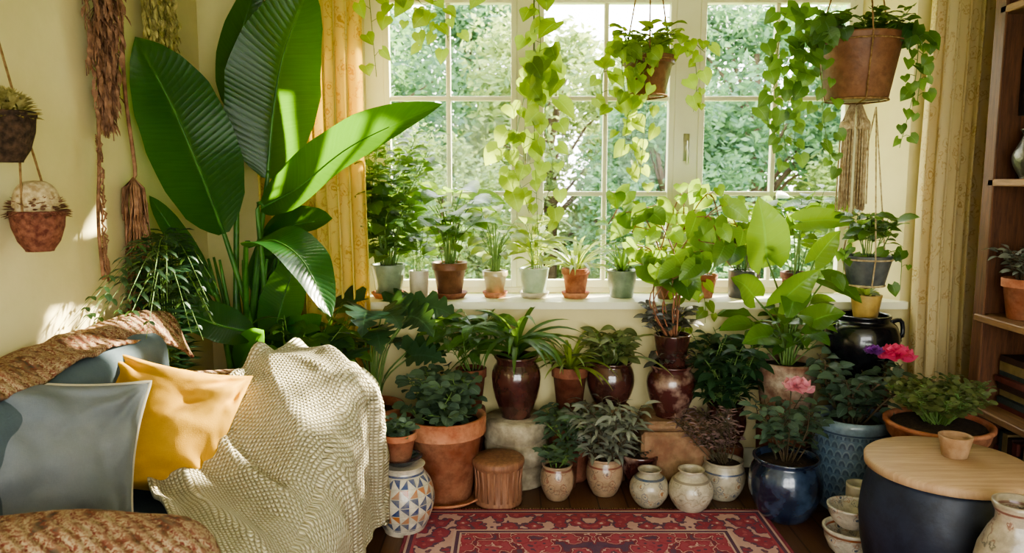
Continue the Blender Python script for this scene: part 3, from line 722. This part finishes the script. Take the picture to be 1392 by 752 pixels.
for i in range(12):
    a=i*.9; bush(mb,.37,1,.15,.14,'ovate',.08,.035,8,lean=(.03*math.cos(a),.03*math.sin(a)))
mb.obj('underplanting',[G['dusk'],M['stemd']],pl)
# alocasia
pedestal('clay_stand',1.31,3.6,.13,.30,M['terra_d'],1)
tp=plant('potted_alocasia',1.31,3.6,.301,'taper',.145,.30,M['terra_w'],'heart',lambda mb,z:(petioled(mb,z,11,.30,.20,'ovate',.17,.085,.8,.005),bush(mb,z,9,.24,.2,'ovate',.10,.05,7)),'stemg')
mb=MB()
for (bx_,by_,bz_),(tx,ty,tz),W,nh in [((-.15,-.1,.80),(-.22,-.16,1.08),.22,(.1,-1,.2)),((.02,-.05,.96),(.26,-.1,.95),.13,(.1,-.8,.6)),((-.2,-.1,.62),(-.34,-.2,.72),.13,(-.3,-.9,.4)),((-.1,-.15,.60),(.05,-.22,.76),.14,(.3,-1,.3)),((.12,-.1,.70),(.26,-.18,.60),.14,(.3,-.8,.6)),((.05,-.1,.50),(.18,-.2,.56),.13,(.2,-.9,.5)),((-.12,-.12,.44),(-.28,-.2,.42),.13,(-.3,-.8,.6)),((-.02,-.12,.66),(-.08,-.2,.52),.14,(-.1,-.9,.4)),((.10,-.02,.78),(.20,-.05,.92),.12,(.2,-1,.2))]:
    mb.tube(bez([(0,0,.27),(bx_*.3,by_*.3,.27+(bz_-.27)*.55),(bx_,by_,bz_)],10),.006,.004,6,1)
    b0=V((bx_,by_,bz_)); t1=V((tx,ty,tz)); mb.ribbon(bez([b0,b0.lerp(t1,.5)+V((0,-.015,.015)),t1],12),V(nh).normalized(),W,'heart',.26,4,0,.02,.22,0,seed=bx_*9)
mb.keep_in((1.31,3.6,0),3.775); mb.obj('large_leaves',[G['heart'],M['stemg']],tp)
pedestal('clay_stand',1.03,3.62,.09,.18,M['terra_d'],1)
plant('potted_hellebore',1.03,3.62,.181,'belly',.10,.20,M['plum'],'deep',lambda mb,z:(bush(mb,z,22,.38,.19,'ovate',.10,.042,11,1.0),bush(mb,z,12,.16,.19,'lance',.11,.03,8,1.0)))
# urn right + small pot + hanging planter
pedestal('clay_stand',1.66,3.60,.13,.50,M['terra_d'],2)
e=empty('glazed_urn',(1.66,3.60,.501)); lathe('body',[(0,0),(.08,0),(.10,.02),(.15,.12),(.165,.2),(.15,.27),(.12,.295),(.125,.32),(.11,.32),(.10,.29),(0,.29)],M['black'],e,smoothn=60)
mb=MB()
for s in (-1,1): mb.tube(bez([(s*.12,0,.28),(s*.18,0,.29),(s*.19,0,.22),(s*.16,0,.17)],10),.011,k=8)
mb.obj('handles',M['black'],e)
plant('potted_succulent',1.66,3.58,.80,'taper',.07,.12,M['yellowpot'],'lime',lambda mb,z:rosette(mb,z,16,.08,.03,.8,'ovate'))
# left floor group
plant('large_potted_pelargonium',-.31,3.42,.0,'terra',.19,.38,M['terra'],'blue',lambda mb,z:(bush(mb,z,18,.24,.17,'round',.06,.05,11,.8,nc=2),bush(mb,z,12,.10,.23,'round',.06,.05,7,.9)),sauc=M['terra'])
pedestal('clay_stand',-.20,3.71,.07,.34,M['terra_d'],1)
plant('potted_umbrella_tree',-.20,3.69,.341,'terra',.075,.20,M['terra_d'],'mid',lambda mb,z:(bush(mb,z,11,.34,.2,'ovate',.13,.05,9,1.0,lean=(-.06,0)),))
plant('potted_monstera',-.66,3.55,0,'terra',.15,.40,M['terra'],'deep',lambda mb,z:petioled(mb,z,20,.52,.24,'heart',.24,.20,1.0,.006,3,.5,.01))
plant('potted_schefflera',-.95,3.32,0,'terra',.11,.38,M['terra_b'],'mid',lambda mb,z:bush(mb,z,18,.56,.20,'ovate',.12,.055,10,.9,lean=(.10,.10)))
e=empty('mosaic_ceramic_jar',(-.45,3.08,0)); lathe('body',[(0,0),(.075,0),(.085,.01),(.112,.07),(.128,.14),(.114,.21),(.085,.255),(.082,.275),(.09,.285),(.075,.285),(0,.28)],P_mosaic,e,smoothn=70)
e=empty('blue_rim_dish',(-.46,3.08,.287)); lathe('body',[(0,0),(.05,0),(.085,.03),(.09,.032),(.08,.028),(0,.012)],M['navy'],e)
plant('potted_echeveria',-.47,3.08,.302,'terra',.078,.12,M['terra'],'blue',lambda mb,z:(rosette(mb,z,40,.08,.045,.3,'ovate',(.1,1.3)),bush(mb,z,9,.06,.07,'round',.04,.035,6)))
# carved stool
e=empty('carved_wood_stool',(-.062,3.36,0))
o=lathe('body',[(0,0),(.105,0),(.11,.015),(.104,.03),(.10,.10),(.106,.165),(.115,.18),(.118,.185),(.118,.205),(.11,.212),(.06,.212),(0,.212)],M['stool'],e,seg=64)
mb=MB()
for i in range(22):
    a=2*math.pi*i/22; c,s=math.cos(a),math.sin(a); mb.tube([(.104*c,.104*s,.03),(.1*c,.1*s,.1),(.107*c,.107*s,.17)],.006,k=5)
mb.obj('flutes',M['stool'],e)
# small pots front row
plant('potted_lavender_cotton',.207,3.40,0,'belly',.078,.165,P_fl1,'blue',lambda mb,z:bush(mb,z,14,.11,.10,'ovate',.05,.022,9))
plant('potted_dusty_miller',.43,3.45,0,'belly',.086,.18,P_fl1,'grey',lambda mb,z:(bush(mb,z,20,.28,.17,'lance',.085,.022,13,1.0),bush(mb,z,8,.1,.14,'lance',.08,.02,9,1.0)),'stemd')
plant('potted_artemisia',.27,3.53,0,'terra',.05,.24,M['terra_d'],'blue',lambda mb,z:bush(mb,z,16,.17,.15,'lance',.09,.026,9,1.0))
e=empty('painted_vase',(.615,3.32,0)); pot(e,'vase',.088,.17,P_fl2,0,False)
plant('potted_thyme',.60,3.50,0,'bowl',.09,.18,M['plum_w'],'dusk',lambda mb,z:bush(mb,z,8,.05,.07,'ovate',.03,.02,7),'stemd')
e=empty('white_relief_vase',(.79,3.27,0)); pot(e,'vase',.098,.19,P_fl3,0,False)
plant('potted_heather',.97,3.41,0,'belly',.1,.18,P_fl2,'mauve',lambda mb,z:bush(mb,z,20,.25,.15,'lance',.032,.009,30,.5,lean=(-.09,0)),'stemd')
def flower(parent,loc,r,mat,n=22):
    mb=MB()
    for i in range(n):
        t=i/n; a=i*2.4; e_=1.45-1.25*t
        d=V((math.cos(a)*math.cos(e_),math.sin(a)*math.cos(e_),math.sin(e_)))
        mb.leaf(V(loc)+V((math.cos(a),math.sin(a),0))*r*.12*t,d,r*(.6+.5*t),r*(.6+.7*t),'round',-.5+.9*t,-.5,5,2,face=0)
    return mb.obj('flower',mat,parent)
PK=leafmat('pink_petal',C(240,150,168),C(250,190,202),C(246,180,195),.35,.5,C(255,180,195))
PH=leafmat('hot_pink_petal',C(236,72,124),C(250,112,156),C(246,112,156),.35,.5,C(255,110,150))
PV=leafmat('violet_petal',C(130,50,150),C(164,84,184),C(160,90,180),.35,.5,C(160,90,190))
pl=plant('potted_rose_bush',1.18,3.20,0,'belly',.155,.275,M['navy'],'blue',lambda mb,z:(bush(mb,z,17,.28,.14,'ovate',.06,.034,12,.8,lean=(0,0)),mb.tube([(0,0,z),(0,-.02,z+.34)],.003,.003,5,1)),'stemd')
flower(pl,(0.0,-.09,.60),.064,PK)
pl=plant('potted_rose_bush',1.51,3.32,0,'drum',.165,.42,P_scale,'blue',lambda mb,z:(bush(mb,z,16,.30,.25,'ovate',.07,.042,12,.9,r=.006),bush(mb,z,8,.16,.12,'ovate',.06,.035,8)),'stemd')
flower(pl,(.09,-.17,.725),.07,PH,28); flower(pl,(.01,-.14,.735),.042,PV)
lathe('clay_pedestal',[(0,0),(.17,0),(.16,.03),(.12,.1),(.12,.25),(.17,.32),(.18,.345),(0,.345)],M['terra_d'],None,(1.72,3.02,0))
plant('potted_boxwood',1.72,3.02,.346,'bowl',.2,.14,M['terra'],'olive',lambda mb,z:(bush(mb,z,54,.17,.21,'round',.03,.024,28,.5,cone=.1,t0=.4),bush(mb,z,30,.15,.12,'round',.03,.024,20,.5,cone=.1,t0=.5)))
# dark drum w/ lid
e=empty('lidded_ceramic_drum',(1.50,2.56,0))
lathe('body',[(0,0),(.2,0),(.22,.02),(.245,.10),(.262,.18),(.272,.28),(.268,.33),(.26,.39),(.245,.44),(.24,.455),(0,.455)],M['drum'],e,seg=64)
lathe('wooden_lid',[(0,.456),(.25,.456),(.262,.461),(.264,.485),(.255,.493),(.1,.493),(0,.493)],M['lid'],e,seg=64)
e=empty('clay_cup',(1.545,2.60,.494)); pot(e,'taper',.055,.075,simple('raw_clay',C(140,106,76),C(170,140,110),14,.9,.5,40),0,False)
# stacked bowls
e=empty('patterned_bowl',(1.315,2.86,0)); pot(e,'bowl',.1,.115,P_fl4,0,False)
e=empty('patterned_bowl',(1.315,2.86,.118)); pot(e,'bowl',.088,.085,P_fl4,0,False)
e=empty('white_cup',(1.42,3.03,0)); pot(e,'cyl',.05,.22,M['white'],0,False)
e=empty('tall_painted_vase',(1.46,2.13,0)); pot(e,'vase',.11,.53,P_fl5,0,False)
# --- hanging planters
def hanging(name,x,y,zb,r,h,kind,pm,ztop,gm,vines,fn,rope='rope'):
    e=empty(name,(x,y,zb)); zs=pot(e,kind,r,h,pm)
    mb=MB()
    for i in range(3):
        a=2*math.pi*i/3+.4; mb.tube([(r*1.03*math.cos(a),r*1.03*math.sin(a),h*.9),(r*.5*math.cos(a),r*.5*math.sin(a),h+(ztop-zb-h)*.5),(0,0,ztop-zb)],.0035,k=5)
        mb.tube([(r*1.03*math.cos(a),r*1.03*math.sin(a),h*.9),(r*.75*math.cos(a),r*.75*math.sin(a),-.005),(0,0,-.02)],.0035,k=5)
    ring=[(r*1.02*math.cos(q*.314),r*1.02*math.sin(q*.314),h*.88) for q in range(21)]; mb.tube(ring,.004,k=5)
    ring=[(r*.74*math.cos(q*.314),r*.74*math.sin(q*.314),-.004) for q in range(21)]; mb.tube(ring,.004,k=5)
    mb.obj('hanger',M[rope],e)
    mb=MB(); fn(mb,zs)
    for v_ in vines: vine(mb,*v_)
    mb.obj('foliage',[G[gm],M['stemg']],e); return e
hanging('hanging_ivy_planter',.61,3.55,1.83,.118,.17,'terra',M['terra_b'],CE,'bright',
 [([(-.05,-.05,.16),(-.13,-.1,.18),(-.12,-.12,0),(-.08,-.1,-.2),(-.03,-.1,-.42)],32,.068,.066),([(.0,-.05,.16),(-.06,-.15,.16),(-.10,-.14,0),(-.12,-.14,-.25)],20,.068,.066),
  ([(.0,-.05,.16),(-.16,-.1,.18),(-.22,-.1,.05),(-.2,-.1,-.1)],14,.068,.066),([(.05,-.02,.16),(.17,-.08,.18),(.2,-.08,.05),(.19,-.08,-.08)],14,.068,.066),([(.05,-.02,.16),(.15,-.1,.22),(.24,-.05,.18)],9,.068,.066),
  ([(-.02,-.02,.16),(-.05,-.12,.13),(-.03,-.15,-.05),(-.05,-.14,-.36)],22,.06,.058)],
 lambda mb,z:bush(mb,z,14,.14,.17,'heart',.06,.058,7))
hp=hanging('hanging_pothos_planter',1.42,3.25,1.78,.165,.255,'taper',M['terra_b'],CE,'mid',
 [([(-.1,0,.25),(-.22,-.1,.28),(-.28,-.1,.1),(-.33,-.1,-.1),(-.3,-.1,-.28)],34,.068,.066),([(-.1,0,.25),(-.25,-.05,.22),(-.36,-.05,.05),(-.38,-.05,-.12)],28,.068,.066),
  ([(-.1,-.1,.25),(-.2,-.15,.2),(-.2,-.16,-.05),(-.14,-.15,-.32)],28,.06,.058),([(.1,0,.25),(.2,-.05,.27),(.21,-.05,.05),(.14,-.1,-.2)],26,.06,.058),([(.1,0,.25),(.2,-.1,.22),(.19,-.12,-.02)],18,.06,.058),
  ([(-.1,0,.25),(-.28,0,.36),(-.34,-.05,.25),(-.36,-.05,.1)],20,.066,.062),([(-.05,0,.25),(-.2,0,.3),(-.25,-.03,.12),(-.26,-.03,-.2)],22,.06,.058)],
 lambda mb,z:bush(mb,z,14,.12,.2,'heart',.062,.058,7))
mb=MB()
for i in range(90):
    a=R.uniform(0,6.28); rr=.026*math.sqrt(R.random()); s=-1 if i%2 else 1
    x0=s*.032+rr*math.cos(a); y0=rr*math.sin(a)
    mb.tube([(x0*.4,y0*.4,-.02),(x0,y0,-.10),(x0*1.1,y0*1.1,-.42-R.uniform(0,.04))],.0028,k=4)
for s in(-1,1): mb.tube(bez([(s*.02,0,-.09),(s*.034,0,-.10),(s*.034,0,-.12)],6),.028,.028,10)
mb.obj('macrame_tassel',M['macrame'],hp)
hanging('hanging_shelf_planter',1.60,3.46,.985,.105,.13,'taper',M['grey'],1.77,'mid',[([(-.05,0,.12),(-.12,-.05,.15),(-.13,-.05,0)],8,.06,.055),([(.05,0,.12),(.12,-.05,.15),(.13,-.05,-.02)],8,.06,.055)],lambda mb,z:(bush(mb,z,11,.22,.14,'ovate',.09,.055,7)),'macrame')
# trailing vines hung from the ceiling
e=empty('hanging_trailing_pothos',(.10,3.62,0)); mb=MB()
for pts,n in [([(0,0,CE),(.0,0,2.3),(.0,-.02,2.0),(-.04,-.03,1.7),(-.05,0,1.45)],26),([(0,0,2.05),(.06,-.02,1.9),(.05,0,1.7),(.09,0,1.5),(.03,0,1.26)],20),([(0,0,2.0),(-.05,-.02,1.8),(-.09,-.04,1.55),(-.02,-.04,1.30)],18),([(0,0,2.4),(.03,-.02,2.1),(.0,-.04,1.8),(.02,-.04,1.2)],18)]:
    vine(mb,pts,n,.10,.09)
mb.obj('foliage',[G['bright'],M['stemg']],e)
mb=MB(); mb.tube([(0,0,2.62),(0,0,1.9)],.004,k=6); mb.tube(bez([(0,0,1.98),(0,0,1.95),(0,0,1.9),(0,0,1.88)],6),.016,.008,8); mb.obj('cord',M['stemd'],e)
e=empty('hanging_trailing_philodendron',(-.62,3.62,0)); mb=MB()
for pts,n in [([(0,0,CE),(.05,0,2.45),(.1,-.02,2.25),(.22,0,2.12),(.26,0,2.02)],20),([(0,0,CE),(.15,0,2.4),(.2,-.02,2.25),(.30,0,2.2),(.33,0,2.08)],18),([(0,0,CE),(-.03,0,2.4),(-.02,0,2.2),(.0,0,1.92)],15),([(.1,0,CE),(.3,0,2.4),(.45,0,2.28)],11)]:
    vine(mb,pts,n,.085,.074)
mb.obj('foliage',[G['bright'],M['stemg']],e)
# --- left wall decor
def bundle(name,x,y,zt,zb,r,mat,n,ln,lean=0):
    e=empty(name,(x,y,0)); mb=MB()
    mb.tube([(0,0,CE),(0,0,zb+.1)],.004,k=5)
    for i in range(n):
        z=zb+(zt-zb)*R.random(); k=(zt-z)/(zt-zb); rr=r*(.35+.65*math.sin(math.pi*min(1,.15+.85*k)))
        a=R.uniform(-1.57,1.57); p=V((0,0,min(zt,z+ln*.6)))
        q=V((abs(math.cos(a))*rr*R.random()*.9,math.sin(a)*rr*R.random(),z)); 
        mb.tube([p,q.lerp(p,.4),q,q-V((0,0,ln*R.uniform(.3,.7)))],.002,k=4,mat=0)
        mb.leaf(q,(R.uniform(0,.6),R.uniform(-1,1),-1),ln*.6,.016,'lance',.3,.5,3,1)
    mb.obj('dried_stems',mat,e); return e
bundle('dried_flower_bundle',-1.46,2.80,2.5,1.64,.11,M['dried_r'],760,.09)
bundle('dried_hop_garland',-1.46,3.20,2.5,1.68,.07,M['dried_y'],420,.07)
bundle('dried_hop_garland',-1.46,3.36,2.5,1.80,.06,M['dried_y'],340,.07)
e=empty('macrame_wall_tassel',(-1.45,2.98,0)); mb=MB()
mb.tube(bez([(0,-.01,2.3),(0,-.02,1.95),(0,-.02,1.75),(0,.02,1.5),(0,0,1.45)],12),.007,k=6)
for z in (1.46,1.34,1.22,1.10,.98): 
    for i in range(60):
        a=R.uniform(0,6.28); rr=.046*math.sqrt(R.random()); mb.tube([(0,0,z),(max(-.03,rr*math.cos(a)),rr*math.sin(a),z-.04),(max(-.03,rr*math.cos(a)*1.1+.006*math.sin(i)),rr*1.2*math.sin(a),z-.10),(max(-.03,rr*math.cos(a)*1.2),rr*1.4*math.sin(a),z-R.uniform(.13,.19))],.0032,k=4)
mb.obj('cords',M['dried_r'],e)
e=empty('knotted_wall_cord',(-1.45,2.72,0)); mb=MB(); mb.tube(bez([(0,.04,1.7),(0,.02,1.5),(0,-.01,1.3),(0,.0,1.10)],12),.006,k=6)
for k in range(50):
    z=1.12+.5*R.random(); mb.tube([(0,.01,z),(.012,.01+R.uniform(-.02,.02),z-.02),(.01,.01+R.uniform(-.02,.02),z-.05)],.003,k=4)
mb.obj('cord',M['dried_r'],e)
def wallbasket(name,x,y,zb,r,h,pm,dm,zt):
    e=empty(name,(x,y,zb)); pot(e,'bowl',r,h,pm)
    mb=MB()
    for s in (-1,1): mb.tube([(0,s*r*.95,h*.9),(-.02,s*r*.4,h+(zt-zb-h)*.6),(-.05,0,zt-zb)],.0035,k=5)
    mb.obj('cord',M['rope'],e); mb=MB()
    for i in range(300):
        a=R.uniform(0,6.28);el=R.uniform(0,1.5); d=V((math.cos(a)*math.cos(el),math.sin(a)*math.cos(el),math.sin(el)*.9))
        mb.leaf(V((0,0,h*.85))+d*r*.75,d+V((R.uniform(-.5,.5),R.uniform(-.5,.5),.1)),.04,.016,'lance',.4,.4,3,1,face=0)
    mb.obj('dried_flowers',dm,e); return e
WD=simple('dark_wicker',C(44,34,28),C(84,64,50),60,.8,.9,90,.2)
WR_=simple('red_wicker',C(96,52,42),C(140,92,74),60,.8,.9,90,.2)
wallbasket('hanging_wall_basket',-1.41,2.18,1.50,.08,.14,WD,M['dried_y'],1.98)
wb2=wallbasket('hanging_wall_basket',-1.41,2.30,1.24,.075,.12,WR_,M['dried_r'],1.66)
lathe('coconut_moss_ball',[(0,.08),(.045,.085),(.064,.13),(.055,.18),(.03,.205),(0,.21)],M['macrame'],wb2,smoothn=30)
# --- bookcase
e=empty('bookcase',(0,0,0)); mb=MB()
X0,X1,Y0,Y1=2.04,2.45,2.35,3.35
mb.box(*bx(X0,X1,Y1-.03,Y1,0,2.5)); mb.box(*bx(X0,X1,Y0,Y0+.03,0,2.5)); mb.box(*bx(X1-.015,X1,Y0+.03,Y1-.03,.02,2.5))
mb.box(*bx(X0-.012,X0,Y1-.07,Y1+.005,0,2.5)); mb.box(*bx(X0-.012,X0,Y0,Y0+.07,0,2.5)); mb.box(*bx(X0,X1-.015,Y0+.03,Y1-.03,2.46,2.5))
o=mb.obj('carcass',M['wood'],e,smooth=False); b_=o.modifiers.new('b','BEVEL'); b_.width=.004
mb=MB()
for z in (.06,.45,.86,1.44,2.15): mb.box(*bx(X0-.012 if z!=.86 else X0-.03,X1-.015,Y0+.03,Y1-.03,z-.015,z+.015))
o=mb.obj('shelves',M['wood_h'],e,smooth=False); b_=o.modifiers.new('b','BEVEL'); b_.width=.004
plant('potted_sage',2.13,3.18,.876,'terra',.085,.17,M['terra'],'grey',lambda mb,z:bush(mb,z,16,.14,.11,'ovate',.05,.022,10),'stemd')
e=empty('pewter_jug',(2.14,3.20,1.456)); pw=simple('pewter',C(80,80,74),C(120,116,104),20,.35,.4,50,.5,0,.3,.7,.8)
lathe('body',[(0,0),(.045,0),(.05,.01),(.075,.06),(.078,.1),(.055,.15),(.045,.18),(.055,.2),(.05,.2),(.04,.17),(0,.1)],pw,e,smoothn=50)
mb=MB(); mb.tube(bez([(0,-.05,.18),(0,-.1,.17),(0,-.11,.11),(0,-.075,.07)],10),.006,k=8); mb.obj('handle',pw,e)
e=empty('framed_botanical_print',(2.24,3.30,1.86)); mb=MB()
for a in ((0,0,.13),(0,0,-.13)): mb.box(a,(.22,.02,.02))
for s in (-1,1): mb.box((s*.10,0,0),(.02,.02,.24))
mb.obj('frame',simple('black_frame',C(20,18,16),C(34,30,26),20,.4),e,smooth=False)
mb=MB(); mb.box((0,.004,0),(.18,.008,.24)); mb.obj('print',simple('aged_print',C(190,180,150),C(90,100,80),14,.8,.1),e,smooth=False)
e=empty('book_stack',(2.22,3.18,.466)); mb=MB(); z=0
bm_=[simple('book_%d'%i,c,tuple(x*.7 for x in c[:3])+(1,),20,.7,.2) for i,c in enumerate([C(96,46,36),C(50,58,56),C(124,104,66),C(58,36,28),C(150,138,108)])]
for i in range(8):
    t=R.uniform(.022,.04); a,b2=R.uniform(.2,.24),R.uniform(.15,.19); ox=R.uniform(-.015,.015)
    m_=i%4
    mb.box((ox-.0,ox,z+.002),(b2*1.1,a,.004),m_); mb.box((ox+.004,ox,z+t/2),(b2*1.05,a*.97,t-.008),4); mb.box((ox,ox,z+t-.002),(b2*1.1,a,.004),m_); mb.box((ox-b2*.55,ox,z+t/2),(.004,a,t),m_); z+=t
mb.obj('books',bm_,e,smooth=False)
e=empty('book_row',(2.24,3.05,.076)); mb=MB(); y=.26
for i in range(11):
    t=R.uniform(.02,.045); h_=R.uniform(.2,.29); mb.box((0,y-t/2,h_/2),(.2,t-.003,h_),i%4); y-=t+.001
mb.obj('books',bm_,e,smooth=False)
# ---------------------------------------------------------------- exterior
slab('garden_lawn',[bx(-25,25,4.6,40,-.5,-.4)],simple('grass',C(80,120,50),C(120,150,70),2,.95,.5,30))
TM=[leafmat('tree_leaf_a',C(56,92,76),C(112,146,104),None,.35,.6,C(146,190,118)),leafmat('tree_leaf_b',C(76,110,72),C(160,172,100),None,.35,.6,C(188,208,120))]
BK=simple('bark',C(70,56,42),C(100,84,66),10,.9,.6,20)
def tree_mesh(sd,hh,mat,n):
    rr=random.Random(sd); mb=MB()
    cl=[]
    for i in range(46):
        a=rr.uniform(0,6.28); t=rr.random(); z=.3+hh*t; rad=1.7*math.sin(math.pi*min(1,.12+.8*t))**.6*rr.uniform(.4,1)
        cl.append((V((math.cos(a)*rad,math.sin(a)*rad,z)),rr.uniform(.3,.62)))
    vs=[];fs=[];uv=[]
    for i in range(n):
        c,s=cl[rr.randrange(len(cl))]
        d=V((rr.gauss(0,1),rr.gauss(0,1),rr.gauss(0,1))).normalized()*s*rr.random()**.4; p=c+d*1.15
        a=V((rr.gauss(0,1),rr.gauss(0,1),rr.gauss(0,.6))).normalized(); b_=a.cross(V((rr.gauss(0,1),rr.gauss(0,1),rr.gauss(0,1)))).normalized()
        l=rr.uniform(.05,.10); o=len(vs)
        vs+= [p-a*l,p+b_*l*.45,p+a*l,p-b_*l*.45]; uv+=[(.5,0),(1,.5),(.5,1),(0,.5)]; fs.append((o,o+1,o+2,o+3))
    mb.add(vs,fs,uv,0)
    mb.tube([(0,0,-.1),(.05,0,hh*.4),(0,.05,hh*.85)],.13,.04,8,1)
    for c,s in cl[::2]: mb.tube([(0,0,c.z*.55),c.lerp(V((0,0,c.z*.7)),.5),c],.035,.01,5,1)
    return mb
t1=tree_mesh(1,4.2,0,14000).obj('garden_tree',[TM[0],BK],None,(-2.6,11.5,-.3),False)
t2=tree_mesh(2,3.6,0,14000).obj('garden_tree',[TM[1],BK],None,(.6,12.5,-.3),False)
for i,(x,y,s,rz,k) in enumerate([(3.6,11.5,1.0,1,0),(6.4,13.5,1.2,2,1),(-5.2,14,1.25,3,1),(-.9,16,1.2,4,0),(3.0,16.5,1.1,5,1),(8.4,17,1.3,.5,0),(-8,18,1.5,1.5,0),(2.0,10.0,.62,2.5,0),(-.9,9.8,.55,.7,1),(4.9,10.2,.6,4,1),(-3.6,9.6,.6,4,0)]):
    src=(t1,t2)[k]; o=bpy.data.objects.new('garden_tree',src.data); bpy.context.collection.objects.link(o)
    o.location=(x,y,-.3); o.scale=(s,s,s); o.rotation_euler=(0,0,rz)
# ---------------------------------------------------------------- light
wd=bpy.data.worlds.new('sky'); bpy.context.scene.world=wd; wd.use_nodes=True; nt=wd.node_tree
bg=nt.nodes['Background']
zz=N(nt,'ShaderNodeSeparateXYZ',{0:tex(nt,'Generated')}).outputs[2]
col=RAMP(nt,MA(nt,'MULTIPLY_ADD',zz,.5,.5),[(.45,(.55,.6,.5,1)),(.5,(1,1,.95,1)),(.7,(.95,.95,.94,1)),(1,(.8,.86,.96,1))])
nt.links.new(col,bg.inputs[0]); bg.inputs[1].default_value=9.5
sl=bpy.data.lights.new('sun','SUN'); sl.energy=36; sl.angle=math.radians(1.6); sl.color=(1,.90,.70)
so=bpy.data.objects.new('sun',sl); bpy.context.collection.objects.link(so)
so.rotation_euler=V((-.70,-.52,-.40)).to_track_quat('-Z','Y').to_euler()
sc=bpy.context.scene
sc.view_settings.view_transform='AgX'; sc.view_settings.look='AgX - Medium High Contrast'; sc.view_settings.exposure=.35
cam=bpy.data.cameras.new('camera'); cam.lens=36*1050/1392; cam.sensor_width=36
cam.dof.use_dof=True; cam.dof.focus_distance=3.0; cam.dof.aperture_fstop=4.0
co=bpy.data.objects.new('camera',cam); bpy.context.collection.objects.link(co)
co.location=(0,0,1.45); co.rotation_euler=(math.radians(90-7.1),0,0); sc.camera=co
